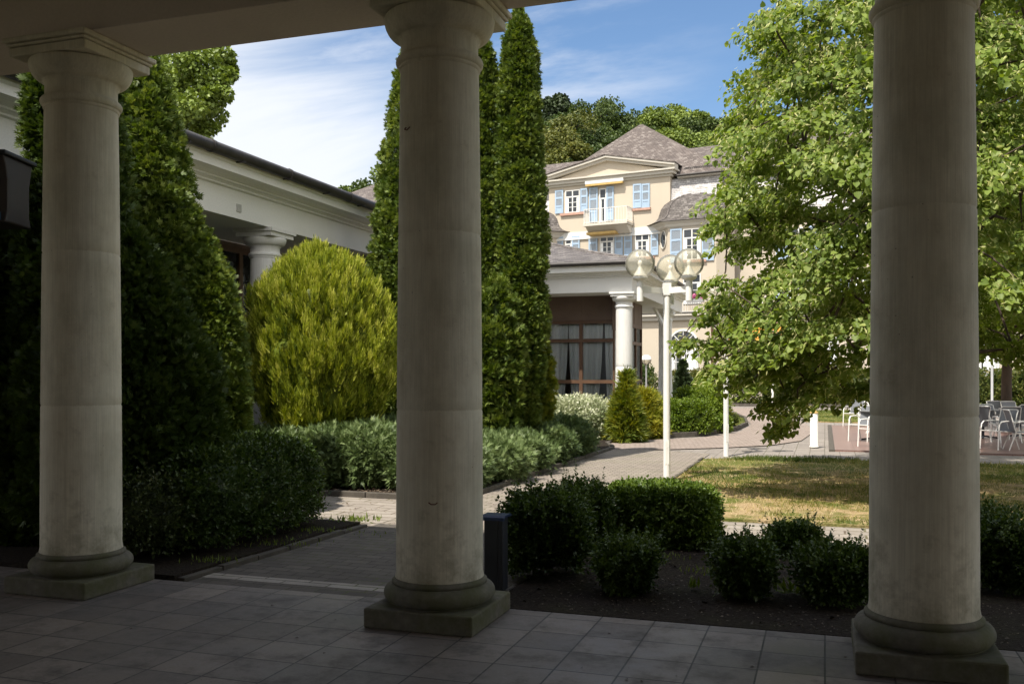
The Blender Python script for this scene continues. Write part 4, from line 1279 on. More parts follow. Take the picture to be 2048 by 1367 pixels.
# balcony on the gable
bx0, zf = vpl(1168, 447, -1.1); bx1, _ = vpl(1253, 441, -1.1)
zf = vpl(1210, 445, -1.1)[1]
bl = MB()
bl.box(bx0 - .05, bx1 + .05, -1.15, -.002, zf - .14, zf)
bl.extr([(-1.02, zf - .143), (-.002, zf - .143), (-.002, zf - .62), (-.35, zf - .62), (-.70, zf - .36)], 'x', bx0 + .05, bx1 - .05)
blo = bl.build('balcony', M['cream_trim'], vi)
rl = MB()
def rail(mb, x0, x1, y, z, h=.95, step=.17, side=True):
    mb.box(x0, x1, y - .02, y + .02, z + h - .04, z + h); mb.box(x0, x1, y - .015, y + .015, z + .08, z + .11)
    k = int((x1 - x0) / step)
    for i in range(k + 1):
        x = x0 + (x1 - x0) * i / k
        w = .022 if i % 6 else .035
        mb.box(x - w / 2, x + w / 2, y - w / 2, y + w / 2, z, z + h - .041)
rail(rl, bx0, bx1, -1.08, zf)
for x in (bx0, bx1):
    rl.box(x - .02, x + .02, -1.055, -.05, zf + .91, zf + .948); rl.box(x - .015, x + .015, -1.055, -.05, zf + .08, zf + .11)
    for j in range(7): rl.box(x - .011, x + .011, -.95 + j * .14, -.93 + j * .14, zf + .111, zf + .909)
rl.build('railing', M['window_white'], blo)
# awnings
aw = MB(); vbox(aw, 1174, 1250, 361, 367, -.34, -.125, 0); aw.build('awning', M['window_white'], vi)
aw = MB(); vbox(aw, 1175, 1249, 367.6, 371, -.36, -.15, 0); aw.build('awning_cloth', M['yellow'], vi)
aw = MB(); vbox(aw, 1183, 1240, 466.5, 471, -.85, -.05, 0); aw.build('awning_cloth', M['yellow'], vi)
# upper roofs
ze = z_c + .47
rfm = MB()
zr = 17.0
rfm.add([(-31.6, .7, 14.0), (26.6, .7, 14.0), (23.0, 6, zr), (-27.0, 6, zr), (-31.6, 11.3, 14.0), (26.6, 11.3, 14.0)], [(0, 1, 2, 3), (5, 4, 3, 2), (0, 3, 4), (1, 5, 2), (0, 4, 5, 1)])
rfm.build('main_roof', M['roof'], vi)
ap = (-3.9, 5.6, vpl(1275, 250, 5.6)[1])
rfc = MB()
b0, b1, y0_, y1_ = -GW - 1.0, 3.7, .25, 12.5
zb = 13.95
rfc.add([(b0, y0_, zb), (b1, y0_, zb), (b1, y1_, zb), (b0, y1_, zb), (ap[0] - .12, ap[1], ap[2]), (ap[0] + .12, ap[1], ap[2])], [(0, 1, 5, 4), (1, 2, 5), (2, 3, 4, 5), (3, 0, 4), (3, 2, 1, 0)])
rfc.build('pyramid_roof', M['roof'], vi)
# gable roof over the pediment, running back into the pyramid
gr_ = MB()
for sgn in (-1, 1):
    xe = xm + sgn * (GW / 2 + .46)
    gr_.add([(xe, -.46, zc1 + .285), (xm, -.46, za + .005), (xm, 3.6, za + .005), (xe, 3.6, zc1 + .285), (xe, -.46, zc1 + .335), (xm, -.46, za + .06), (xm, 3.6, za + .06), (xe, 3.6, zc1 + .335)],
            [(0, 1, 2, 3), (7, 6, 5, 4), (0, 4, 5, 1), (0, 3, 7, 4)])
gr_.build('gable_roof', M['roof'], vi)
# eaves and snow guard of the pyramid roof
ev = MB()
ev.box(.45, b1 + .1, .02, .9, zb - .16, zb - .004); ev.build('eaves', M['cream_trim'], vi)
ev = MB(); ev.box(b0 - .1, -GW - .45, .02, .9, zb - .16, zb - .004); ev.build('eaves', M['cream_trim'], vi)
evg = MB(); evg.tube([(.45, -.04, zb - .03), (b1 + .15, -.04, zb - .03)], .07, 8); evg.tube([(b0 - .1, -.04, zb - .03), (-GW - .45, -.04, zb - .03)], .07, 8); evg.build('gutter', M['gutter'], vi)
sg_m = MB()
rail(sg_m, .7, b1 - .2, .75, zb + .28, .30, .12); sg_m.build('snow_guard', M['gutter'], vi)
# mansard slopes
ms_ = MB()
for (a, b) in ((0.003, 3.5), (-GW - 3.5, -GW - .003)):
    ms_ = MB(); ms_.add([(a, -.05, 10.6), (b, -.05, 10.6), (b - .28 * (1 if a >= 0 else 0), .30, zb - .17), (a + .28 * (0 if a >= 0 else 1), .30, zb - .17), (a, 2, 10.6), (b, 2, 10.6), (b, 2, zb - .17), (a, 2, zb - .17)], [(0, 1, 2, 3), (1, 5, 6, 2), (4, 0, 3, 7), (3, 2, 6, 7), (0, 4, 5, 1)])
    ms_.build('mansard', M['mansard'], vi)
ms_ = MB()
for (a, b) in ((3.9, 26.2), (-31.2, -GW - 3.9)):
    ms_ = MB(); ms_.add([(a, .6, 10.9), (b, .6, 10.9), (b, 1.3, 13.9), (a, 1.3, 13.9), (a, 3, 10.9), (b, 3, 10.9), (b, 3, 13.9), (a, 3, 13.9)], [(0, 1, 2, 3), (1, 5, 6, 2), (4, 0, 3, 7), (3, 2, 6, 7)])
    ms_.build('side_mansard', M['mansard'], vi)
hpd = MB(); hpd.tube([(3.5, -.06, 10.6), (3.24, .28, zb - .2)], .07, 6); hpd.build('hip_flashing', M['gutter'], vi)
# oriels with bell roofs
def oriel(xc, tag_right):
    hw, fw, dp = 2.35, 1.48, .88
    plan = [(xc - hw, -.001), (xc - fw, -dp), (xc + fw, -dp), (xc + hw, -.001)]
    ze_ = vpl(1380, 440, -1.0)[1]
    ob = MB().prism(plan, 5.4, ze_ - .02).build('oriel', M['cream'], vi)
    def ring(k, z):       # plan scaled about (xc, 0)
        return [(xc + (p[0] - xc) * k[0], p[1] * k[1], z) for p in plan]
    prof = [((1.0, 1.0), -.40), ((1.10, 1.12), -.30), ((1.14, 1.16), -.16), ((1.24, 1.30), -.04), ((1.26, 1.33), 0.0)]
    cor = MB(); pr_ = None; vs, fs = [], []
    for k, dz_ in prof: vs += ring(k, ze_ + dz_)
    for i in range(len(prof) - 1):
        for j in range(3): fs.append((i * 4 + j, i * 4 + j + 1, (i + 1) * 4 + j + 1, (i + 1) * 4 + j))
    fs.append((4 * (len(prof) - 1) + 3, 4 * (len(prof) - 1) + 2, 4 * (len(prof) - 1) + 1, 4 * (len(prof) - 1)))
    cor.add(vs, fs).build('oriel_cornice', M['cream_trim'], ob)
    bell = [(1.36, 1.42, .02), (1.24, 1.28, .09), (1.12, 1.14, .22), (1.04, 1.04, .42), (1.0, .98, .68), (.96, .92, .95), (.87, .80, 1.22), (.70, .60, 1.46), (.48, .38, 1.63), (.2, .12, 1.73)]
    vs, fs = [], []
    for kx, ky, dz_ in bell: vs += ring((kx, ky), ze_ + dz_)
    for i in range(len(bell) - 1):
        for j in range(3): fs.append((i * 4 + j, i * 4 + j + 1, (i + 1) * 4 + j + 1, (i + 1) * 4 + j))
    fs.append(tuple(4 * (len(bell) - 1) + j for j in range(4)))
    MB().add(vs, fs).build('bell_roof', M['dome'], ob)
    hips = MB()
    for j in (1, 2): hips.tube([(v_[0], v_[1], v_[2] + .01) for v_ in [vs[i * 4 + j] for i in range(len(bell))]], .05, 6)
    hips.build('roof_hip', M['slate'], ob)
    # collar where the bell meets the mansard
    return ob
XB = vpl(1384, 470, -.9)[0]
oriel(XB, True); oriel(-GW - XB, False)
for xc in (XB, -GW - XB):
    window(0, 0, 0, 0, yl=-.882, box=(xc - .55, xc + .55, 8.55, 10.45)); 
    shutter(0, 0, 0, 0, yl=-.882, box=(xc - 1.35, xc - .62, 8.45, 10.5)); shutter(0, 0, 0, 0, yl=-.882, box=(xc + .62, xc + 1.35, 8.45, 10.5))
    window(0, 0, 0, 0, yl=-.882, box=(xc - .55, xc + .55, 5.9, 7.7), sill=False)
# oval window on the oriel side
ow = MB()
a0_ = Vector((XB - 2.35, 0, 0)); a1_ = Vector((XB - 1.48, -.88, 0)); dd = (a1_ - a0_).normalized(); nn_ = Vector((dd.y, -dd.x, 0))
cen = (a0_ + a1_) / 2 + nn_ * .02 + Vector((0, 0, 9.95))
def ellipse(mb, rx, rz, o_, w=None):
    k = 24
    P_ = []
    for i in range(k):
        a = 2 * math.pi * i / k
        P_.append(cen + dd * rx * math.cos(a) + Vector((0, 0, rz * math.sin(a))) + nn_ * o_)
    if w is None: mb.add(P_, [tuple(range(k))])
    else: mb.tube(P_ + [P_[0], P_[1]], w, 6)
ellipse(ow, .36, .55, .02, .05)
owo = ow.build('oval_window', M['cream_trim'], vi)
om = MB(); ellipse(om, .34, .53, .012); om.build('pane', M['pane'], owo)
# right side windows behind the tree
for i in range(5):
    xw = 7.6 + i * 3.6
    for (zb_, zt_) in ((8.5, 10.3), (5.8, 7.7)):
        window(0, 0, 0, 0, yl=.79, box=(xw - .55, xw + .55, zb_, zt_))
        shutter(0, 0, 0, 0, yl=.79, box=(xw - 1.3, xw - .6, zb_ - .05, zt_ + .05)); shutter(0, 0, 0, 0, yl=.79, box=(xw + .6, xw + 1.3, zb_ - .05, zt_ + .05))
# projecting ground floor with its roof terrace
YG = -2.4
zg = vpl(1360, 630, YG)[1]
gf = MB(); gf.box(-1.0, 26, YG, -.0, 0, zg - .3); gf.build('ground_floor', M['cream'], vi)
gc = MB()
gc.box(-1.2, 26.2, YG - .2, .0, zg - .298, zg - .05); gc.box(-1.4, 26.4, YG - .42, .0, zg - .047, zg + .1)
gc.build('terrace_cornice', M['cream_trim'], vi)
tr_ = MB(); rail(tr_, -.9, 20, YG - .15, zg + .1, .95, .14); tr_.build('terrace_railing', M['window_white'], vi)
td = MB(); td.box(-1.4, 26.4, YG - .46, .0, zg + .102, zg + .15); td.build('terrace_edge', M['gutter'], vi)
def arch_window(xc, hw, z0, zs):
    f_ = MB()
    y = YG
    n = 18
    pts = [(xc - hw, z0)] + [(xc - hw * math.cos(math.pi * i / n), zs + hw * math.sin(math.pi * i / n)) for i in range(n + 1)] + [(xc + hw, z0)]
    f_.tube([(p[0], y - .02, p[1]) for p in pts], .07, 6)
    f_.box(xc - hw, xc + hw, y - .05, y, zs - .06, zs + .06); f_.box(xc - .10, xc + .10, y - .05, y, z0, zs - .061)
    for sgn in (-1, 1):
        f_.box(xc + sgn * .52 * hw - .025, xc + sgn * .52 * hw + .025, y - .045, y, z0, zs - .061)
        f_.tube([(xc, y - .03, zs), (xc + sgn * hw * .7, y - .03, zs + hw * .7)], .03, 5)
    for i in range(1, 5):
        z = z0 + (zs - z0) * i / 5
        f_.box(xc - hw, xc + hw, y - .035, y, z - .02, z + .02)
    f_.tube([(xc, y - .03, zs), (xc, y - .03, zs + hw)], .03, 5)
    wo = f_.build('arched_window', M['window_white'], vi)
    g_ = MB(); g_.add([(p[0], y - .012, p[1]) for p in pts], [tuple(range(len(pts)))]); g_.build('pane', M['pane'], wo)
    c_ = MB()
    c_.box(xc - hw * .95, xc - hw * .62, y - .018, y - .013, z0, zs); c_.box(xc + hw * .2, xc + hw * .9, y - .018, y - .013, z0, zs); c_.build('curtain', M['curtain'], wo)
xa = vpl(1367, 700, YG)[0]
hwA = (vpl(1396, 700, YG)[0] - vpl(1339, 700, YG)[0]) / 2
zsA = vpl(1367, 690, YG)[1]
for i in range(5): arch_window(xa + i * 3.9, hwA, .9, zsA)
dp_ = MB(); xd = vpl(1425, 700, YG)[0]; dp_.tube([(xd, YG - .08, 0), (xd, YG - .08, zg - .3)], .07, 8); dp_.build('downpipe', M['copper'], vi)
ao = MB(); x_o = vpl(1465, 660, YG)[0]
ao.extr([(YG - .01, 4.3), (YG - 1.5, 3.5), (YG - 1.5, 3.15), (YG - 1.47, 3.15), (YG - 1.47, 3.46), (YG - .01, 4.25)], 'x', x_o, x_o + 3.0)
ao.build('awning_cloth', M['orange'], vi)
# flowers on the terrace rail
fb = empty('flower_box', V, (vpl(1390, 595, YG - .3)[0], YG - .3, zg + .1), 'flower box with pink blooms on the villa terrace railing', 'flower box')
xf = vpl(1390, 595, YG - .3)[0]
MB().box(xf - .5, xf + .5, YG - .42, YG - .20, zg + .70, zg + .90).build('planter', M['grey_metal'], fb)
rs = np.random.RandomState(4); nfl = 220
Pf = np.stack([xf + rs.uniform(-.55, .55, nfl), YG - .31 + rs.normal(0, .09, nfl), zg + .95 + np.abs(rs.normal(0, .13, nfl))], 1)
foliage('flowers', [(Pf, norm(rs.normal(0, 1, (nfl, 3))), norm(rs.normal(0, 1, (nfl, 3))), .10, T_CLUMP, .5)], M['pink_flower'], fb)
# hedge along the villa
def hedge(name, label, cat, fr, x0, x1, y0, y1, h, n, size, mat, seed, p=8, lump=.04, freq=.9, T=T_LEAF, group=None, z0=0.0):
    o = bush(None, 0, 0, 0, (x1 - x0) / 2, (y1 - y0) / 2, h, n, size, mat, seed, p, 0, lump, freq, .2, T, .10, name=name, fr=W0, clump=size * 1.3)
    o.location = fr.w(((x0 + x1) / 2, (y0 + y1) / 2, z0)); o.rotation_euler = (0, 0, fr.yaw)
    return tag(o, label, cat, group)
hx0 = V.l(*ground(1395, 806))[0]
hedge('beech_hedge', 'long clipped beech hedge with some brown leaves in front of the villa', 'hedge', V, hx0 - 2, hx0 + 24, -6.3, -5.2, 1.75, 60000, .13, M['L_beech'], 41)
hedge('dark_hedge', 'dark clipped hedge behind the small globe lamp beside the pavilion', 'hedge', V, hx0 - 9, hx0 - 2.2, -5.6, -4.4, 2.1, 20000, .13, M['L_box'], 42)

# ------------------------------------------------------------------ hill and its wood
hl = MB()
nx, ny = 40, 16
vs, fs = [], []
for j in range(ny + 1):
    for i in range(nx + 1):
        x = -160 + 380 * i / nx; y = 16 + 240 * j / ny
        t = min(1, max(0, (y - 16) / 110)); z = -0.5 + 26 * (t * t * (3 - 2 * t)) + .4 * math.sin(x * .13 + y * .07)
        vs.append((x, y, z if y > 17 else -.5))
for j in range(ny):
    for i in range(nx):
        a = j * (nx + 1) + i
        fs.append((a, a + 1, a + nx + 2, a + nx + 1))
hl.add(vs, fs, True)
struct(hl.build('hill', M['hill'], fr=V))
def hill_z(x, y):
    lx, ly = V.l(x, y)
    t = min(1, max(0, (ly - 16) / 110))
    return -0.5 + 26 * (t * t * (3 - 2 * t))

def crown_blobs(rs, nb, rx, ry, rz, zc):
    out = []
    for i in range(nb):
        d = rs.normal(0, 1, 3); d /= np.linalg.norm(d)
        k = rs.uniform(.35, 1.0)
        out.append((np.array([d[0] * rx * k, d[1] * ry * k, zc + d[2] * rz * k]), rs.uniform(.14, .36) * min(rx, rz)))
    return out
def broad_tree(root, h, rx, rz, n, size, mat, seed, nb=16, trunk_r=.25, T=T_CLUMP, bark=None):
    rs = np.random.RandomState(seed)
    zc = h - rz
    bl_ = crown_blobs(rs, nb, rx, rx, rz, zc)
    P, D, N, ti = [], [], [], []
    per = n // nb
    for c, r in bl_:
        d = norm(rs.normal(0, 1, (per, 3)))
        rr_ = r * rs.rand(per) ** .28 * (1 + .35 * (fbm(d * 2.2, seed) - .5))
        p = c + d * rr_[:, None] * np.array([1, 1, .8])
        P.append(p); D.append(norm(d * .6 + rs.normal(0, .5, (per, 3)) + np.array([0, 0, -.1])))
        N.append(norm(d * .4 + rs.normal(0, .6, (per, 3)) + np.array([0, 0, .4])))
        ti.append(np.clip(rs.normal(.45, .2, per) + rs.normal(0, .12), 0, 1))
    P = np.concatenate(P); k = len(P)
    foliage('crown', [(P, np.concatenate(D), np.concatenate(N), size * rs.uniform(.6, 1.3, k), T, np.concatenate(ti))], mat, root, org=(0, 0, 0))
    mb = MB()
    mb.tube([(0, 0, -.6), (.05, 0, h * .25), (0, .1, h * .55), (0, 0, h * .85)], [trunk_r * 1.2, trunk_r, trunk_r * .6, trunk_r * .15], 8)
    for c, r in bl_:
        s = np.array([0, 0, max(h * .25, min(h * .7, c[2] - .35 * math.hypot(c[0], c[1]) - .4))])
        m_ = (s + c) / 2 + np.array([0, 0, .25])
        mb.tube([tuple(s), tuple(m_), tuple(c)], [trunk_r * .35, trunk_r * .22, trunk_r * .08], 5)
    o = mb.build('trunk', M['bark'], root, org=(0, 0, 0))
def proto(name, *a, **k):
    o = empty(name, W0, (0, 0, 0))
    broad_tree(o, *a, **k)
    return o
hillg = 'trees of the wood on the hill behind the villa'
protos = [proto('hill_tree', 11.5, 4.6, 4.8, 34000, .22, M['L_far'], 101, 64),
          proto('hill_tree', 12.5, 4.2, 5.4, 34000, .22, M['L_far'], 102, 64),
          proto('hill_tree', 10.5, 4.8, 4.2, 34000, .22, M['L_far_light'], 103, 64),
          proto('hill_tree', 11.0, 4.4, 4.6, 30000, .22, M['L_far_yellow'], 104, 60),
          proto('hill_tree', 13.0, 3.0, 3.0, 12000, .30, M['L_pine'], 105, 22)]
hl_lab = ['dark green rounded broadleaf tree in the hill wood', 'dark green tall broadleaf tree in the hill wood', 'fresh light green broadleaf tree in the hill wood']
# (pixel x of the crown, pixel y of the crown top, distance, prototype)
spots = [(1100, 232, 104, 3), (1070, 262, 101, 3), (1135, 262, 100, 3), (1105, 192, 122, 4), (1165, 196, 116, 1), (1192, 192, 112, 0), (1220, 214, 110, 1), (1152, 226, 106, 0),
         (1255, 212, 118, 0), (1238, 250, 104, 1), (1300, 222, 114, 2), (1332, 206, 118, 2), (1364, 208, 121, 2), (1322, 246, 104, 0), (1350, 258, 101, 2), (1395, 226, 112, 0), (1425, 226, 119, 1),
         (1455, 222, 114, 0), (1380, 262, 102, 2), (1420, 260, 104, 0), (1490, 230, 112, 1), (1530, 226, 115, 0), (1600, 225, 112, 1), (1700, 230, 110, 0), (1260, 262, 101, 0), (1190, 268, 100, 1),
         (1030, 240, 110, 0), (980, 250, 108, 1), (920, 280, 108, 0), (860, 300, 110, 2), (800, 335, 106, 1), (745, 352, 108, 0), (715, 360, 110, 2), (690, 366, 112, 1), (1980, 240, 110, 0), (1850, 235, 112, 1)]
used = set()
rnd = random.Random(8)
for px, py, Y, k in spots:
    src = protos[k]
    o = src if k not in used else copy_tree(src)
    used.add(k)
    x, _, ztop = at(px, py, Y)
    zb_ = hill_z(x, Y)
    hh = (11.5, 12.5, 10.5, 11.0, 13.0)[k]
    s = max(.7, min(1.25, (ztop - zb_) / hh))
    o.location = (x, Y, ztop - hh * s); o.scale = (s * rnd.uniform(.9, 1.1), s * rnd.uniform(.9, 1.1), s)
    o.rotation_euler = (0, 0, rnd.uniform(0, 6.28))
    if k < 3:
        tag(o, hl_lab[k], 'tree', hillg)
    elif k == 4:
        tag(o, 'dark flat-topped pine rising above the yellowish trees on the hill', 'tree', hillg)
    else:
        tag(o, 'yellowish green broadleaf tree in the hill wood behind the tall columnar conifers', 'tree', hillg)

# tree behind the wing
bt = empty('broadleaf_tree', W0, (at(392, 200, 34)[0], 34, 0), 'bright green broadleaf tree rising behind the wing roof at upper left', 'tree')
rs = np.random.RandomState(77)
bt_blobs = []
poly_bt = [(330, 120, 1.2), (365, 115, 1.2), (400, 118, 1.1), (440, 112, .8), (452, 150, .7), (425, 165, 1.0), (390, 160, 1.2), (350, 170, 1.3), (435, 190, .8), (400, 205, 1.1), (365, 215, 1.2), (420, 232, .8), (340, 215, 1.2), (385, 245, 1.0), (345, 260, 1.2), (410, 255, .7), (300, 150, 1.4), (260, 180, 1.5), (300, 230, 1.5), (220, 230, 1.4), (330, 310, 1.5), (260, 300, 1.5), (400, 300, 1.2), (455, 135, .5)]
P, D, N, ti = [], [], [], []
tb = MB()
base = ORG[bt.name]
tb.tube([(base[0] - 1.2, 34, 0), (base[0] - 1.2, 34, 5), (base[0] - 1.4, 34, 8), (base[0] - 1.0, 34, 11.2)], [.4, .32, .2, .06], 10)
for px, py, r in poly_bt:
    c = np.array(at(px, py, 34 + rs.uniform(-1.8, 1.8))); per = 620
    r *= .74 * rs.uniform(.7, 1.1)
    d = norm(rs.normal(0, 1, (per, 3)))
    P.append(c + d * (r * rs.rand(per) ** .45)[:, None] * np.array([1.15, 1, .72])); D.append(norm(d * .5 + rs.normal(0, .5, (per, 3)) + np.array([0, 0, -.25])))
    N.append(norm(rs.normal(0, .5, (per, 3)) + np.array([0, 0, .6]))); ti.append(np.clip(rs.normal(.45, .2, per), 0, 1))
    tb.tube([(base[0] - 1.3, 34, max(4, c[2] - 2.4)), tuple((c + np.array([base[0] - 1.3, 34, c[2] - .9])) / 2), tuple(c)], [.09, .06, .02], 5)
P = np.concatenate(P)
foliage('crown', [(P, np.concatenate(D), np.concatenate(N), .13 * rs.uniform(.7, 1.3, len(P)), T_LINDEN, np.concatenate(ti))], M['L_far_light'], bt)
tb.build('trunk', M['bark'], bt)

# ------------------------------------------------------------------ lindens on the right
LY = 13.2
lx_ = (1846 - 1024) / F * LY
lt = empty('linden_tree', W0, (lx_, LY, 0), 'linden in pale yellow bloom overhanging the lawn beside the darkest column', 'tree')
edge = [(0, 1575), (30, 1520), (60, 1500), (90, 1515), (120, 1530), (150, 1480), (180, 1455), (215, 1470), (250, 1450), (280, 1435), (330, 1450), (380, 1440), (430, 1412), (470, 1420), (520, 1400), (560, 1405), (600, 1410), (640, 1408), (690, 1455), (740, 1490), (780, 1530), (820, 1560)]
ey = [e[0] for e in edge]; ex = [e[1] for e in edge]
rs = np.random.RandomState(21)
Z0, Z1 = .55, 10.5
cl_ = []
tries = 0
while len(cl_) < 430 and tries < 60000:
    tries += 1
    z = rs.uniform(1.4, Z1)
    y = rs.uniform(-4.1, 3.3); x = rs.uniform(-3.7, 3.7)
    Yc = LY + y
    py = HZ - (z - EYE) * F / Yc
    px = 1024 + (lx_ + x) / Yc * F
    lim = (np.interp(py, ey, ex) if py > 0 else 1590 - py * .25) + 10
    if px < lim: continue
    if px > 1620 and py > 735: continue
    if px > 1900 and py > 700: continue
    rl_ = 3.5
    if z < 2.6: rl_ = 2.0 + (z - 1.2) * 1.0
    if z > 7.5: rl_ = rl_ * max(.15, 1 - ((z - 7.5) / 3.2) ** 2)
    q = math.hypot(x / rl_, y / (4.0 if y < 0 else 3.2))
    if q > 1: continue
    if q < .55 and rs.rand() < .75: continue
    if z < 2.4 and q < .5: continue
    cl_.append((lx_ + x, LY + y, z, rs.uniform(.28, .42)))
# named low boughs that droop over the lawn
for px, py, r in [(1545, 860, .18), (1560, 835, .25), (1580, 800, .3), (1600, 760, .32), (1560, 790, .3), (1604, 788, .2), (1525, 805, .2), (1650, 740, .38), (1600, 700, .38), (1555, 730, .3), (1510, 735, .3), (1470, 700, .28), (1440, 690, .28), (1400, 690, .22), (1365, 685, .18), (1345, 682, .12), (1430, 735, .28), (1460, 755, .25), (1405, 745, .18), (1490, 765, .22), (1500, 690, .3), (1540, 680, .35), (1580, 660, .4), (1420, 610, .3), (1420, 560, .22), (1425, 450, .2), (1440, 480, .25), (1400, 640, .15), (1700, 700, .4), (1720, 770, .35), (1680, 780, .3), (1415, 600, .18)]:
    p = at(px + 14, py, LY - 1.0 + rs.uniform(-.6, .6)); cl_.append((p[0], p[1], p[2], r * .9))
P, D, N, SZ, ti, PB, DB, NB = [], [], [], [], [], [], [], []
lb = MB()
lb.tube([(lx_, LY, -.05), (lx_ + .05, LY, 1.2), (lx_ - .03, LY + .05, 3.0), (lx_ + .05, LY, 5.5), (lx_, LY, 8.5), (lx_, LY, 10.0)], [.24, .20, .17, .12, .06, .02], 12)
for i, (cx, cy, cz, r) in enumerate(cl_):
    per = int(360 * (r / .42) ** 1.6) + 18
    c = np.array([cx, cy, cz])
    outd = np.array([cx - lx_, cy - LY, 0.0]); L = np.linalg.norm(outd) + 1e-6; outd /= L
    d = norm(rs.normal(0, 1, (per, 3)))
    p = c + d * (r * rs.rand(per) ** .45)[:, None] * np.array([1.35, 1.35, .42])
    along = ((p - c) @ outd)
    p[:, 2] -= np.clip(along, 0, None) * .75            # twigs droop at their ends
    P.append(p)
    D.append(norm(outd * .45 + rs.normal(0, .45, (per, 3)) + np.array([0, 0, -.55])))
    N.append(norm(outd * .45 + rs.normal(0, .38, (per, 3)) + np.array([0, 0, .75])))
    SZ.append(.074 * rs.uniform(.5, 1.3, per)); ti.append(np.clip(rs.normal(.34, .16, per), 0, .72))
    kb = int(per * .42)
    jj = rs.randint(0, per, kb)
    PB.append(p[jj] + rs.normal(0, .03, (kb, 3)) + np.array([0, 0, .03])); DB.append(norm(rs.normal(0, .5, (kb, 3)) + outd * .4 + np.array([0, 0, -.5]))); NB.append(norm(rs.normal(0, .5, (kb, 3)) + np.array([0, 0, .5])))
ca = np.array([c_[:3] for c_ in cl_]); Lr = np.hypot(ca[:, 0] - lx_, ca[:, 1] - LY)
for i in range(len(cl_)):
    ok = np.where(Lr < Lr[i] - .25)[0]
    dv = np.linalg.norm((ca[ok] - ca[i]) * np.array([1, 1, .8]), axis=1) if len(ok) else np.array([])
    e = ca[i]; rr_ = .010 + .030 * max(0, 1 - Lr[i] / 3.6) ** 2
    if len(ok) and dv.min() < 1.3:
        b_ = ca[ok[dv.argmin()]]; rb = .010 + .030 * max(0, 1 - Lr[ok[dv.argmin()]] / 3.6) ** 2
    else:
        b_ = np.array([lx_, LY, max(1.8, e[2] - .5 * Lr[i])]); rb = .045
    m_ = (b_ + e) / 2 + rs.normal(0, .06, 3) + np.array([0, 0, .05])
    lb.tube([tuple(b_), tuple(m_), tuple(e)], [rb, (rb + rr_) / 2, rr_ * .6], 5)
P = np.concatenate(P)
PB = np.concatenate(PB)
foliage('crown', [(P, np.concatenate(D), np.concatenate(N), np.concatenate(SZ), T_LINDEN, np.concatenate(ti)),
                  (PB, np.concatenate(DB), np.concatenate(NB), .075 * rs.uniform(.7, 1.2, len(PB)), T_BRACT, np.full(len(PB), .93))], M['L_linden'], lt)
lb.build('trunk', M['bark'], lt)

def linden_far(px, Y, h, rx, seed, label):
    x = (px - 1024) / F * Y
    root = empty('linden_tree', W0, (x, Y, 0), label, 'tree')
    rs = np.random.RandomState(seed)
    P, D, N, ti, PB = [], [], [], [], []
    mb = MB()
    mb.tube([(x, Y, -.05), (x, Y, 1.5), (x + .1, Y, 4), (x, Y, h * .85)], [.16, .135, .11, .03], 10)
    for i in range(150):
        d = rs.normal(0, 1, 3); d /= np.linalg.norm(d); k = rs.uniform(.55, 1)
        zc = 2.0 + (h - 2.0) * .5
        c = np.array([x + d[0] * rx * k, Y + d[1] * rx * k, zc + d[2] * (h - 2.0) * .5 * k])
        r = .62; per = 150
        q = norm(rs.normal(0, 1, (per, 3)))
        P.append(c + q * (r * rs.rand(per) ** .4)[:, None] * np.array([1.2, 1.2, .7])); D.append(norm(rs.normal(0, .5, (per, 3)) + np.array([d[0] * .4, d[1] * .4, -.45])))
        N.append(norm(rs.normal(0, .45, (per, 3)) + np.array([d[0] * .4, d[1] * .4, .7]))); ti.append(np.clip(rs.normal(.36, .17, per), 0, .72))
        if i % 3 == 0: mb.tube([(x, Y, max(1.9, min(h * .8, c[2] - 1.0))), tuple((np.array([x, Y, c[2] - .4]) + c) / 2), tuple(c)], [.05, .03, .01], 5)
    P = np.concatenate(P); n = len(P); jj = rs.randint(0, n, n // 5)
    foliage('crown', [(P, np.concatenate(D), np.concatenate(N), .14 * rs.uniform(.7, 1.3, n), T_LINDEN, np.concatenate(ti)),
                      (P[jj] + rs.normal(0, .05, (len(jj), 3)), norm(rs.normal(0, 1, (len(jj), 3))), norm(rs.normal(0, 1, (len(jj), 3))), .12, T_BRACT, np.full(len(jj), .92))], M['L_linden'], root)
    mb.build('trunk', M['bark'], root)
linden_far(2013, 27.0, 9.5, 3.6, 31, 'linden with a dark slim trunk standing among the terrace chairs')
linden_far(2230, 19.0, 10.5, 3.8, 33, 'linden at the right edge of the view behind the terrace')

# ------------------------------------------------------------------ conifers and shrubs
def zpx(py, Y): return EYE + (HZ - py) * Y / F
def profile_px(Y, rows):            # rows: (py, half width px) from the top down
    pr_ = [(zpx(py, Y), hw * Y / F) for py, hw in rows]
    return pr_[::-1]
def thuja(px, Y, rows, label, n, size, mat, seed, name='thuja', cat='conifer', group=None, lean=(0, 0), **kw):
    x = (px - 1024) / F * Y
    root = empty(name, W0, (x, Y, 0), label, cat, group)
    pr_ = profile_px(Y, rows)
    if pr_[0][0] > .05: pr_ = [(.05, pr_[0][1] * .55)] + pr_
    conifer(root, x, Y, pr_, n, size, mat, seed, lean=lean, **kw)
    MB().tube([(x, Y, -.02), (x, Y, pr_[-1][0] * .5), (x + lean[0] * pr_[-1][0] * .9, Y, pr_[-1][0] * .9)], [.10, .07, .02], 8).build('trunk', M['bark'], root)
    return root
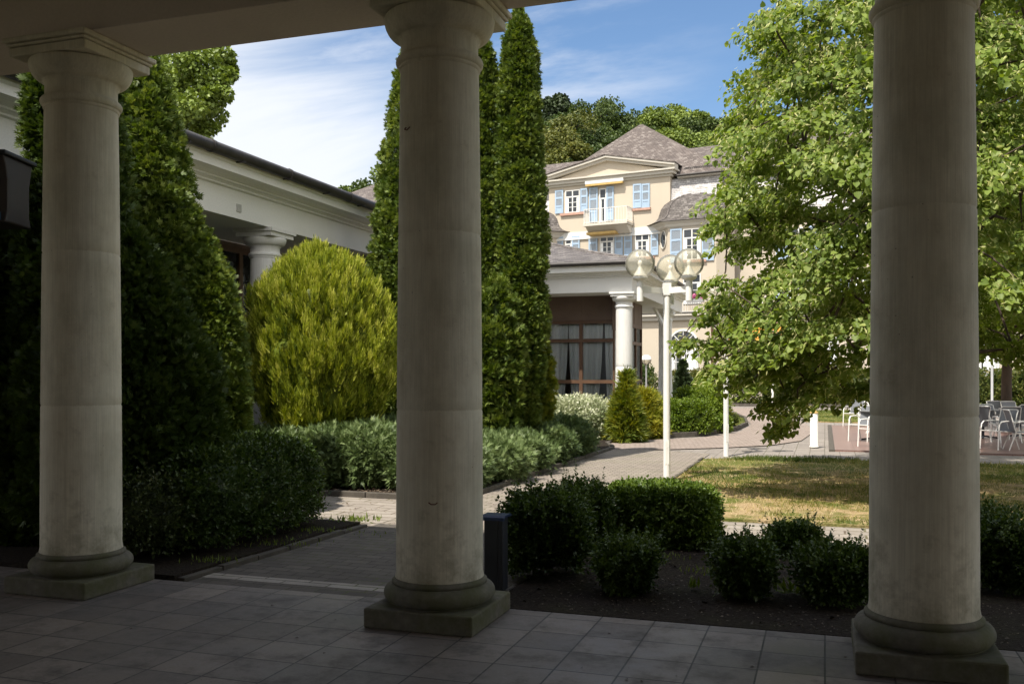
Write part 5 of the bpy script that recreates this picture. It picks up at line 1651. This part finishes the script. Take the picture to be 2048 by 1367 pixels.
# tall columnar pair to the right of the middle column, one behind it to the left
tg = 'tall columnar conifers around the middle column'
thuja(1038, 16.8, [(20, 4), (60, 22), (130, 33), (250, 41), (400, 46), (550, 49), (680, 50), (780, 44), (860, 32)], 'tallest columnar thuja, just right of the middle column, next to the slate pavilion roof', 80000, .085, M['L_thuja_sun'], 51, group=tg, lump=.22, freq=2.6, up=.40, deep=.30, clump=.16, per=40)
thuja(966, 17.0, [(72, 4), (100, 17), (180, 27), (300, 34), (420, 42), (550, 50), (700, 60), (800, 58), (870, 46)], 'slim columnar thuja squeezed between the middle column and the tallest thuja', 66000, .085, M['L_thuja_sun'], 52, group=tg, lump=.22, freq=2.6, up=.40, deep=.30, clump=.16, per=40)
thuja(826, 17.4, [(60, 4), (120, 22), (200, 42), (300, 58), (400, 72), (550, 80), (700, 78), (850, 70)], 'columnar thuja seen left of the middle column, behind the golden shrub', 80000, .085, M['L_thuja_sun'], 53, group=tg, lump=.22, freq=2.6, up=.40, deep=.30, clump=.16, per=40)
thuja(905, 17.2, [(180, 4), (250, 30), (400, 45), (600, 55), (850, 60)], 'columnar thuja hidden largely behind the middle column', 12000, .14, M['L_thuja_sun'], 54, group=tg, lump=.18, freq=2.4, up=.5)
thuja(992, 16.2, [(555, 6), (600, 38), (680, 54), (780, 52), (850, 44), (905, 34)], 'leafy low thuja at the foot of the slim columnar thuja', 11000, .13, M['L_thuja_sun'], 55, lump=.22, freq=2.6, up=.45, clump=.15)
thuja(1066, 17.2, [(650, 6), (690, 28), (740, 40), (790, 40), (830, 32), (870, 22)], 'small rounded conifer with golden edge against the pavilion window', 9000, .11, M['L_goldcon'], 56, lump=.12, freq=2.6, up=.5, tint_hi=.30, clump=.10)
# golden thuja
thuja(640, 14.3, [(501, 6), (515, 36), (545, 84), (580, 116), (620, 134), (680, 146), (750, 148), (800, 136), (850, 108), (900, 70)], 'large rounded golden yellow thuja in front of the wing colonnade', 150000, .075, M['L_gold'], 57, name='golden_thuja', lump=.26, freq=4.2, up=.72, vertical=True, T=fan(3, .30, .075, .3, .14, 9), deep=.36, clump=.105, per=46)
# dark group behind the first column
dg = 'dark conifers beside the wing'
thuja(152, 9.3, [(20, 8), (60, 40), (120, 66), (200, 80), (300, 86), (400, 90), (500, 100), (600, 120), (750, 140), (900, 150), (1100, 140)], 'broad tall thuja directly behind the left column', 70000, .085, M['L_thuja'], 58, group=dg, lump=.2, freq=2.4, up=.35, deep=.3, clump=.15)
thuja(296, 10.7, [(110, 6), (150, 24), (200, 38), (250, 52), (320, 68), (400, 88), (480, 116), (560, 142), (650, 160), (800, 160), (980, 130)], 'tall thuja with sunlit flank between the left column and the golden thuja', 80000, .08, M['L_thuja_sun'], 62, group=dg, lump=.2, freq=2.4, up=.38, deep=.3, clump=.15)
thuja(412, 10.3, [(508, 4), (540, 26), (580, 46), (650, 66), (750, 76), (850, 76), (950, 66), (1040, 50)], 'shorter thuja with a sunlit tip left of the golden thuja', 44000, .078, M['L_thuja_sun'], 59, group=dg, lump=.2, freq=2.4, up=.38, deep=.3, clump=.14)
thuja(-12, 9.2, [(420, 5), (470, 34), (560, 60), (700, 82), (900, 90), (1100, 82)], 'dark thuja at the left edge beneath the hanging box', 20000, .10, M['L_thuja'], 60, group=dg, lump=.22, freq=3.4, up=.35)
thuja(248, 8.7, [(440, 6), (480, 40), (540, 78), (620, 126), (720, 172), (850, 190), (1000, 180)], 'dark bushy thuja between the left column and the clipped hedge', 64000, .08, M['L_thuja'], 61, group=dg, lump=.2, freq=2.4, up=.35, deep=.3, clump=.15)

def shrub(name, label, cat, px, py, Wpx, Hpx, n, size, mat, seed, depth=None, Y=None, group=None, stem=True, z0=0.0, **kw):
    """ground pixel of the base centre, width and height in pixels there"""
    x, y = ground(px, py)
    if Y: x, y = (px - 1024) / F * Y, Y
    root = empty(name, W0, (x, y, 0), label, cat, group)
    a = Wpx / 2 * y / F; h = Hpx * y / F
    bush(root, x, y, z0, a, depth or a, h, n, size, mat, seed, **kw)
    if stem: stems(root, x, y, h * .7, a * .6, 7, seed)
    return root
bg = 'small box bushes in the front bed'
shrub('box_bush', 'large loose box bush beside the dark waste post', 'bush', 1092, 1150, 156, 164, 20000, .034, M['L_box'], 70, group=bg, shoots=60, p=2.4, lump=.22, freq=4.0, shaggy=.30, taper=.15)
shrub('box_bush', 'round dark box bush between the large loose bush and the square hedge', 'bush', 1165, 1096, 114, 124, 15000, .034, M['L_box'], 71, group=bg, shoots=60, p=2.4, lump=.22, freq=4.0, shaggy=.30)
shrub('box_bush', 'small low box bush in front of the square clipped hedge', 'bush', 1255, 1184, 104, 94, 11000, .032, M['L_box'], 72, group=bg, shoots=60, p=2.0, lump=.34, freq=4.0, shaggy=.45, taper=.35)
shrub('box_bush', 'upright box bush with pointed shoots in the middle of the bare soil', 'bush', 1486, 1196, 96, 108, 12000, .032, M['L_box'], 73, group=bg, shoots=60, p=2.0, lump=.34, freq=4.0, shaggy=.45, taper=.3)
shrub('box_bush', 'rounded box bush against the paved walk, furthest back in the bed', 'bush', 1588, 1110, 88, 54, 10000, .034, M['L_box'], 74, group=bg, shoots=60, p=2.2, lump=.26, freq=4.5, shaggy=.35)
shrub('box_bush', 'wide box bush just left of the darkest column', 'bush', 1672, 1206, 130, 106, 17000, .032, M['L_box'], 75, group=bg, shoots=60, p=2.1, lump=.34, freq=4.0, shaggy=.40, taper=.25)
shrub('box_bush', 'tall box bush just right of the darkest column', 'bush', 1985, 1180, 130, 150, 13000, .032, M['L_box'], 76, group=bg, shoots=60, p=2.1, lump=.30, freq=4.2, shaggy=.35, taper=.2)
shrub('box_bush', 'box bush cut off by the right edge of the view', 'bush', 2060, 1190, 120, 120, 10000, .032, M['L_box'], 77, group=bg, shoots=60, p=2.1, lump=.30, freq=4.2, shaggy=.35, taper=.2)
# square clipped hedge in the front bed
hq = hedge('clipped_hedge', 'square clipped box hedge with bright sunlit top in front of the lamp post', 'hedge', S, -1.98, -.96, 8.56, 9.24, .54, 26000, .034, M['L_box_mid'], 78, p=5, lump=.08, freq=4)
# long clipped hedge at the left
hd_ = empty('clipped_hedge', S, (-6.1, 7.6, 0), 'long rounded dark clipped hedge beside the left column and entrance path', 'hedge')
def hedge_part(x0, x1, y0, y1, h, n, seed, mat, nm='foliage'):
    cx, cy = S.w(((x0 + x1) / 2, (y0 + y1) / 2, 0))[:2]
    l = ((x0 + x1) / 2, (y0 + y1) / 2)
    return bush(hd_, l[0], l[1], .02, (x1 - x0) / 2, (y1 - y0) / 2, h, n, .036, mat, seed, p=3.6, lump=.08, freq=3.0, shaggy=.06)
hedge_part(-6.8, -4.92, 6.5, 9.0, .95, 60000, 79, M['L_box'])
stems(hd_, -5.9, 7.7, .6, .9, 14, 5)
pu = empty('clipped_hedge', S, (-6.0, 6.7, 0), 'browner low hedge end right behind the left column base', 'hedge')
bush(pu, -5.75, 6.78, .02, .62, .52, .78, 18000, .032, M['L_berberis'], 80, p=2.8, lump=.12, freq=4, shaggy=.1)
stems(pu, -5.75, 6.78, .5, .4, 8, 6)

# spreading junipers
jg = 'spreading junipers in the bed'
def juniper(px, py, Wpx, Hpx, n, seed, label, dk=.5, depth=None, mat='L_juniper'):  # dk sets leaf tint: shade is painted into the junipers standing in shadow
    return shrub('juniper', label, 'shrub', px, py, Wpx, Hpx, int(n * 3.2), .085, M[mat], seed, depth=depth, group=jg, p=2.3, lump=.24, freq=2.0, up=.45, T=T_JUN, deep=.3, shaggy=.10, tint_hi=dk, clump=.10, per=14)
juniper(556, 968, 215, 104, 11000, 81, 'spreading juniper below the golden thuja, left half of the mat', .6, depth=.80)
juniper(712, 972, 225, 112, 13000, 82, 'spreading juniper along the kerb just left of the middle column', .6, depth=.72)
def juniper_site(r_, v_, a, h, n, seed, label, dk, depth=None):
    x, y, _ = S.w((r_, v_, 0)); px, py = 1024 + x / y * F, HZ + EYE * F / y
    juniper(px, py, 2 * a * F / y, h * F / y, n, seed, label, dk, depth=depth or a)
juniper_site(-5.25, 12.3, .75, .60, 9000, 83, 'sunlit spreading juniper nearest the kerb corner, right of the middle column', .6)
juniper_site(-5.10, 13.5, .70, .55, 8000, 84, 'sunlit spreading juniper in the middle of the row along the path kerb', .6)
juniper_site(-5.05, 14.8, .72, .58, 8000, 88, 'spreading juniper where the thuja shadow begins along the path kerb', .55)
juniper_site(-5.10, 16.3, .80, .62, 8000, 85, 'spreading juniper in shade before the far end of the path kerb', .45)
juniper_site(-5.25, 17.9, .90, .68, 9000, 86, 'dark shaded juniper at the far end of the bed beside the path', .40)
juniper_site(-6.30, 17.6, .90, .75, 7000, 89, 'dark shaded juniper behind the shaded row, under the tallest thuja', .40)
juniper(830, 945, 190, 105, 8000, 87, 'spreading juniper behind the middle column', .5, depth=.9)

shrub('variegated_shrub', 'white-green variegated shrub under the pavilion window', 'shrub', 1152, 876, 142, 74, 14000, .080, M['L_varieg'], 90, depth=1.2, p=2.3, lump=.18, freq=1.8, shaggy=.15, clump=.13)
thuja(1252, 22.6, [(748, 1), (775, 5), (802, 13), (828, 24), (872, 31)], 'feathery golden green conifer with a leaning tip by the white corner column', 6000, .22, M['L_goldcon'], 91, name='feathery_conifer', lump=.35, freq=2.5, up=.35, T=T_JUN, deep=.6, tint_hi=.42)
thuja(1292, 24.0, [(782, 4), (800, 18), (830, 30), (868, 32)], 'yellow feathery conifer between the corner column and the clipped shrubs', 5000, .2, M['L_goldcon'], 92, name='feathery_conifer', lump=.3, freq=2.5, up=.35, T=T_JUN, deep=.5, tint_hi=.7)
sgp = 'clipped shrubs on the island bed'
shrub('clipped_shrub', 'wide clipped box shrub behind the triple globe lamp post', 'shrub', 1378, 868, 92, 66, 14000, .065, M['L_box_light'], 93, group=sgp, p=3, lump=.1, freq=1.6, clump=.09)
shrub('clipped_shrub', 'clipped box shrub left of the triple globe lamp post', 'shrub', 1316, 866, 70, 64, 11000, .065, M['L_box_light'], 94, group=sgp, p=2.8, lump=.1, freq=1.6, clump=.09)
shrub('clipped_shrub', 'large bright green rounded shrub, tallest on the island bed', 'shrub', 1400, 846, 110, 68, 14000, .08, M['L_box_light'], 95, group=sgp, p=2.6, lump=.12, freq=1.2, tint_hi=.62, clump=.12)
shrub('clipped_shrub', 'small low shrub beside the second lamp post', 'shrub', 1440, 864, 44, 32, 3000, .07, M['L_box_light'], 96, group=sgp, p=2.6, lump=.1, freq=2)
shrub('clipped_shrub', 'small reddish tipped shrub just right of the second lamp post', 'shrub', 1460, 858, 26, 32, 1600, .08, M['L_beech'], 97, group=sgp, p=2.2, lump=.15, freq=2)
thuja(1366, 44, [(722, 2), (745, 10), (775, 14), (808, 14)], 'slim dark conifer in front of the arched villa window', 3000, .22, M['L_pine'], 98, lump=.15, freq=1.5)

# ------------------------------------------------------------------ lamps, bollards, small things
def globe_lamp(px, py, label, arms, rz=0.0):
    x, y = ground(px, py)
    root = empty('globe_lamp', W0, (x, y, 0), label, 'street lamp', 'triple globe lamp posts')
    p_ = MB().tube([(x, y, -.05), (x, y, 2.96)], .052, 20)
    po = p_.build('pole', M['white_metal'], root)
    cv_ = MB(); cv_.box(x - .03, x + .03, y - .0535, y - .049, .26, .62); cv_.tube([(x, y - .045, .52), (x, y - .056, .52)], .008, 8); cv_.build('access_door', M['white_metal'], po, bevel=.002)
    hub = MB().box(x - .06, x + .06, y - .06, y + .06, 2.80, 2.985); hub.build('hub', M['white_metal'], root, bevel=.006)
    for ax, ay in arms:
        L = math.hypot(ax, ay); ux, uy = ax / L, ay / L
        am = MB()
        nx_, ny_ = -uy, ux
        pts = [(x + ux * .05, y + uy * .05), (x + ax, y + ay)]
        poly = [(pts[0][0] - nx_ * .02, pts[0][1] - ny_ * .02), (pts[1][0] - nx_ * .02, pts[1][1] - ny_ * .02), (pts[1][0] + nx_ * .02, pts[1][1] + ny_ * .02), (pts[0][0] + nx_ * .02, pts[0][1] + ny_ * .02)]
        am.prism(poly, 2.83, 2.92)
        am.build('arm', M['white_metal'], root)
        sx, sy = x + ax, y + ay
        sk = MB().tube([(sx, sy, 2.70), (sx, sy, 3.02)], .05, 18); sk.build('socket', M['white_metal'], root)
        MB().lathe([(.05, 3.0), (.10, 3.02), (.115, 3.04), (.115, 3.06), (.09, 3.07)], (sx, sy, 0), 24).build('collar', M['white_metal'], root)
        gb = MB().lathe([(.22 * math.sin(a), 3.255 - .22 * math.cos(a)) for a in np.linspace(.48, math.pi - .02, 22)], (sx, sy, 0), 36, True, False)
        go = gb.build('globe', M['acrylic'], root)
        MB().lathe([(.105, 3.072), (.075, 3.12), (.045, 3.17), (.026, 3.21), (.022, 3.225), (.034, 3.25), (.036, 3.275), (.025, 3.30), (.005, 3.31)], (sx, sy, 0), 24).build('reflector', M['white_metal'], go)
    return root
lamp1 = globe_lamp(1333.5, 962, 'nearer triple globe lamp post behind the square clipped hedge', [(-.43, -.20), (.279, -.30), (.127, .42)])
l2 = copy_tree(lamp1)
x, y = ground(1452, 909)
l2.location = (x, y, 0); l2.rotation_euler = (0, 0, .35)
tag(l2, 'further globe lamp post at the lawn corner, its head hidden in the linden', 'street lamp', 'triple globe lamp posts')
l3 = copy_tree(lamp1)
x, y = ground(1545, 826); l3.location = (x, y, 0); l3.rotation_euler = (0, 0, 1.0)
tag(l3, 'furthest globe lamp post, mostly hidden behind the drooping linden bough', 'street lamp', 'triple globe lamp posts')
# small cage lamp
x, y = ground(1292.5, 812)
sl_o = empty('bowl_lamp', W0, (x, y, 0), 'small white-topped bowl lamp on a thin pole beside the pavilion', 'street lamp')
MB().tube([(x, y, 0), (x, y, 2.15)], .045, 10).build('pole', M['grey_metal'], sl_o)
MB().lathe([(.03, 2.10), (.08, 2.12), (.20, 2.26), (.25, 2.42)], (x, y, 0), 20).build('bowl', M['acrylic'], sl_o)
MB().lathe([(.27, 2.40), (.26, 2.48), (.20, 2.58), (.10, 2.64), (.01, 2.66)], (x, y, 0), 20).build('cap', M['white_metal'], sl_o)
cg = MB()
for k in range(6):
    a = k * math.pi / 3
    cg.tube([(x + .06 * math.cos(a), y + .06 * math.sin(a), 2.11), (x + .215 * math.cos(a), y + .215 * math.sin(a), 2.26), (x + .265 * math.cos(a), y + .265 * math.sin(a), 2.42)], .012, 5)
cg.build('cage', M['dark_metal'], sl_o)
# white bollard
x, y = ground(1628, 893)
bo = empty('bollard', W0, (x, y, 0), 'white round bollard with a small knob beside the red granite terrace', 'bollard')
MB().lathe([(.10, 0), (.10, .02), (.085, .03), (.085, .74), (.075, .76)], (x, y, 0), 24).build('post', M['white_metal'], bo)
MB().lathe([(.095, .755), (.095, .775), (.05, .80), (.045, .84), (.03, .87), (.005, .88)], (x, y, 0), 20).build('cap', M['yellow'], bo)
# dark waste post with blue lid
x, y = ground(992, 1178)
wb = empty('waste_post', S, S.l(x, y) + (0,), 'slim dark waste post with a dark blue lid beside the middle column', 'waste bin')
lx0, ly0 = S.l(x, y)
MB().box(lx0 - .075, lx0 + .075, ly0 - .06, ly0 + .06, 0, .545).build('body', M['dark_metal'], wb, bevel=.008)
MB().extr([(ly0 - .085, .525), (ly0 - .08, .548), (ly0 - .06, .565), (ly0 + .06, .565), (ly0 + .085, .55), (ly0 + .085, .548), (ly0 - .07, .546), (ly0 - .078, .525)], 'x', lx0 - .088, lx0 + .095).build('lid', M['blue_lid'], wb, bevel=.006)
gvm = MB(); gvm.box(lx0 + .028, lx0 + .034, ly0 - .063, ly0 - .060, .02, .53); gvm.build('seam', M['dark_metal'], wb)

# ------------------------------------------------------------------ terrace chairs and tables
def make_chair():
    o = empty('terrace_chair', W0, (0, 0, 0))
    sb = MB()           # seat faces -y
    sb.add([(-.23, -.24, .43), (.23, -.24, .43), (.23, .0, .415), (.23, .20, .40), (-.23, .20, .40), (-.23, .0, .415)], [(0, 1, 2, 5), (5, 2, 3, 4)])
    sb.add([(x, y, z - .008) for x, y, z in [(-.23, -.24, .43), (.23, -.24, .43), (.23, .0, .415), (.23, .20, .40), (-.23, .20, .40), (-.23, .0, .415)]], [(5, 2, 1, 0), (4, 3, 2, 5)])
    sb.build('seat', M['mesh'], o, org=(0, 0, 0))
    bb = MB()
    rows = [(.20, .40), (.235, .50), (.27, .65), (.31, .80), (.345, .90)]
    vs, fs = [], []
    for y, z in rows: vs += [(-.23, y, z), (.23, y, z)]
    for i in range(len(rows) - 1): fs.append((2 * i, 2 * i + 1, 2 * i + 3, 2 * i + 2))
    bb.add(vs, fs, True); bb.add([(x, y + .008, z) for x, y, z in vs], [f[::-1] for f in fs], True)
    bb.build('backrest', M['mesh'], o, org=(0, 0, 0))
    fb_ = MB()
    fb_.tube([(-.235, .202, .40)] + [(-.235, y + .005, z) for y, z in rows[1:]] + [(-.20, .352, .915), (.20, .352, .915)] + [(.235, y + .005, z) for y, z in rows[:0:-1]] + [(.235, .202, .40)], .013, 6)
    fb_.tube([(-.235, -.245, .43), (.235, -.245, .43)], .012, 6)
    for s in (-1, 1): fb_.tube([(s * .235, -.245, .43), (s * .235, .20, .40)], .012, 6)
    fb_.build('frame', M['white_metal'], o, org=(0, 0, 0))
    for s in (-1, 1):
        MB().tube([(s * .262, -.27, 0), (s * .258, -.245, .40), (s * .258, -.225, .58), (s * .258, -.16, .645), (s * .258, .08, .655), (s * .24, .262, .63)], .016, 7).build('armrest', M['white_metal'], o, org=(0, 0, 0))
        MB().tube([(s * .25, .36, 0), (s * .24, .22, .38), (s * .238, .215, .42)], .014, 7).build('leg', M['white_metal'], o, org=(0, 0, 0))
    return o
def make_table():
    o = empty('terrace_table', W0, (0, 0, 0))
    MB().box(-.40, .40, -.40, .40, .70, .73).build('tabletop', M['tabletop'], o, org=(0, 0, 0), bevel=.008)
    MB().tube([(0, 0, .03), (0, 0, .70)], .035, 10).build('column_leg', M['dark_metal'], o, org=(0, 0, 0))
    ft_ = MB()
    for k in range(4):
        a = math.pi / 4 + k * math.pi / 2
        ft_.tube([(0, 0, .06), (math.cos(a) * .34, math.sin(a) * .34, .015)], .02, 6)
    ft_.build('foot', M['dark_metal'], o, org=(0, 0, 0))
    return o
chair0 = make_chair(); ch_used = False
chairs = [(1708, 852, -.75, 'terrace chair standing alone at the far edge of the granite, facing the lawn path'),
          (1726, 882, -.85, 'terrace chair half hidden by the darkest column, its white arm showing on the left'),
          (1748, 893, -.9, 'terrace chair almost wholly behind the darkest column'),
          (1950, 882, 3.1, 'terrace chair seen from behind at the right edge of the darkest column'),
          (1987, 878, .15, 'terrace chair facing the viewer, left of the dark-backed one'),
          (2012, 884, 3.0, 'dark-backed terrace chair turned away, behind the side-on chair'),
          (1996, 898, -1.25, 'side-on terrace chair with splayed white legs, nearest on the terrace'),
          (2046, 900, 1.35, 'terrace chair back to back with the nearest side-on chair'),
          (2030, 864, .1, 'grey-backed terrace chair in the far row near the slim dark trunk'),
          (2000, 862, .0, 'grey-backed terrace chair in the far row left of the slim dark trunk'),
          (2052, 876, 2.9, 'terrace chair cut by the right edge of the view'),
          (1760, 868, 1.3, 'terrace chair behind the darkest column on its left side')]
for px, py, a, l_ in chairs:
    o = chair0 if not ch_used else copy_tree(chair0); ch_used = True
    x, y = ground(px, py); o.location = (x, y, .006); o.rotation_euler = (0, 0, a); o.scale = (.93, .93, .93)
    tag(o, l_, 'chair', 'chairs on the red granite terrace')
tb0 = make_table(); tu = False
for px, py, a, l_ in [(1966, 876, .3, 'grey terrace table beside the right edge of the darkest column'), (2040, 874, -.2, 'grey terrace table amid the chairs at the right edge'), (1752, 880, .4, 'grey terrace table behind the darkest column on its left')]:
    o = tb0 if not tu else copy_tree(tb0); tu = True
    x, y = ground(px, py); o.location = (x, y, .006); o.rotation_euler = (0, 0, a)
    tag(o, l_, 'table', 'tables on the red granite terrace')
# thin grey post behind the terrace
x, y = ground(1984, 822)
gpst = empty('flag_post', W0, (x, y, 0), 'thin grey post before the beech hedge left of the slim dark trunk', 'post')
MB().lathe([(.07, 0), (.07, .05), (.055, .07), (.055, 4.6), (.03, 4.68)], (x, y, 0), 12).build('pole', M['grey_metal'], gpst)

# ------------------------------------------------------------------ grass, weeds and litter
def in_poly(P, poly):
    x, y = P[:, 0], P[:, 1]; r = np.zeros(len(P), bool)
    for (x0, y0), (x1, y1) in zip(poly, poly[1:] + poly[:1]):
        c = ((y0 > y) != (y1 > y)) & (x < (x1 - x0) * (y - y0) / (y1 - y0 + 1e-12) + x0)
        r ^= c
    return r
def grass(name, poly, n, h, label, seed, green=0.0, z=0.0):
    rs = np.random.RandomState(seed)
    a = np.array(poly); lo, hi = a.min(0), a.max(0)
    P = rs.uniform(lo, hi, (n * 2, 2)); P = P[in_poly(P, [tuple(p) for p in poly])][:n]
    k = len(P)
    f = fbm(np.stack([P[:, 0] * .8, P[:, 1] * .8, np.zeros(k)], 1), seed); f = .5 + (f - .5) * 1.5
    keep = rs.rand(k) < np.clip(.25 + (f - .30) * 2.2, .12, 1)
    P, f = P[keep], f[keep]; k = len(P)
    D = norm(rs.normal(0, .45, (k, 3)) * np.array([1, 1, .2]) + np.array([0, 0, .8])); N = norm(rs.normal(0, 1, (k, 3)))
    ti = np.clip(0.98 - (f - .25) * 2.0 - np.clip((P[:, 1] - 15) * .05, 0, .25) - green + rs.normal(0, .18, k), 0, 1)
    P3 = np.stack([P[:, 0], P[:, 1], np.full(k, z)], 1)
    o = foliage(name, [(P3, D, N, h * rs.uniform(.5, 1.3, k), (T_BLADE[0] * np.array([1.6, 1, 1]), T_BLADE[1]), ti)], M['L_grass'], None, S)
    return tag(o, label, 'grass', kind='stuff')
grass('grass', [(-2.2, 10.68), (6.5, 10.68), (9.5, 18.75), (-1.2, 18.75), (-2.2, 18.2)], 80000, .05, 'dry yellowish grass blades of the lawn', 61)
grass('grass', [(-1.9, 18.0), (9.5, 18.0), (9.5, 18.85), (-1.3, 18.85)], 14000, .08, 'greener grass along the far edge of the lawn', 62, .35)
grass('grass', ISL, 9000, .10, 'green grass of the island bed', 63, .5, .03)
grass('grass', far_grass, 9000, .08, 'dry grass strip before the beech hedge', 64, .1)
def scatter_flat(name, poly, n, size, label, seed, z, tint=(.5, .25), T=T_LEAF):
    rs = np.random.RandomState(seed)
    a = np.array(poly); lo, hi = a.min(0), a.max(0)
    P = rs.uniform(lo, hi, (n, 2)); P = P[in_poly(P, [tuple(p) for p in poly])]; k = len(P)
    D = norm(rs.normal(0, 1, (k, 3)) * np.array([1, 1, .12])); N = norm(rs.normal(0, .25, (k, 3)) + np.array([0, 0, 1]))
    P3 = np.stack([P[:, 0], P[:, 1], np.full(k, z)], 1)
    o = foliage(name, [(P3, D, N, size * rs.uniform(.4, 1.4, k), T, np.clip(rs.normal(tint[0], tint[1], k), 0, 1))], M['L_litter'], None, S)
    return tag(o, label, 'leaf litter', kind='stuff')
scatter_flat('leaf_litter', [(-1.95, 6.15), (6, 6.15), (6, 9.2), (-1.95, 9.2)], 4200, .020, 'dead leaves and chips on the bare soil of the front bed', 65, .012, (.18, .22))
scatter_flat('leaf_litter', [(-6, 2.2), (3, 2.2), (3, 6.0), (-6, 6.0)], 130, .022, 'crumbs and leaf bits on the porch tiles', 66, .004, (.1, .15))
scatter_flat('leaf_litter', [(-8, 9.1), (-2.3, 9.1), (-2.3, 11.1), (-8, 11.1)], 500, .03, 'pale dry leaves on the side walk', 67, -.008, (.8, .2))
scatter_flat('leaf_litter', [(-8.5, 11.2), (-4.6, 11.2), (-4.6, 12.2), (-8.5, 12.2)], 1500, .06, 'brown leaves under the junipers', 68, .035, (.35, .2))
rs = np.random.RandomState(301); kc = 2600
Pc = np.stack([rs.uniform(-2.1, 6, kc), rs.uniform(6.12, 9.2, kc), np.full(kc, .0)], 1)
tag(foliage('soil_clods', [(Pc, norm(rs.normal(0, 1, (kc, 3)) * np.array([1, 1, .3])), norm(rs.normal(0, .3, (kc, 3)) + np.array([0, 0, 1])), .045 * rs.rand(kc) ** 2 + .008, T_CLUMP, .5)], M['soil'], None, S), 'crumbs of dark soil on the front bed', 'soil', kind='stuff')
def tuft(x, y, n, h, seed, label, z=0.0, wide=.08):
    rs = np.random.RandomState(seed)
    P = np.stack([x + rs.normal(0, wide, n), y + rs.normal(0, wide * .6, n), np.full(n, z)], 1)
    D = norm(rs.normal(0, .4, (n, 3)) + np.array([0, 0, .9]))
    o = foliage('weed_foliage', [(P - np.array([x, y, 0]), D, norm(rs.normal(0, 1, (n, 3))), h * rs.uniform(.4, 1.2, n), (T_BRACT[0], T_BRACT[1]), rs.rand(n))], M['L_weed'])
    o.location = (x, y, 0)
    return tag(o, label, 'weed', kind='thing')
for i, (px, py, n, h, w, l_) in enumerate([(706, 1045, 120, .075, .13, 'pale green weed tuft on the kerb corner beside the entrance path'), (738, 1072, 40, .035, .14, 'flat weed patch on the shaded clinker beside the kerb'), (1386, 1180, 18, .09, .025, 'small light green seedling in the bare soil'), (1583, 1190, 26, .14, .06, 'thin grassy weed beside the wide box bush'), (545, 1092, 110, .05, .22, 'weeds along the shaded edge of the dark hedge'), (640, 1066, 70, .05, .16, 'small weed clump on the kerb line nearer the kerb corner'), (430, 1128, 60, .06, .10, 'weed at the foot of the dark hedge near the left column'), (1420, 1150, 50, .06, .10, 'weed on the bare soil behind the upright box bush'), (1330, 1120, 40, .05, .12, 'sparse weed on the bare soil in front of the square hedge'), (1968, 1180, 14, .16, .03, 'thin pale weed right of the darkest column')]):
    x, y = ground(px, py); tuft(x, y, n, h, 200 + i, l_, .02, w)
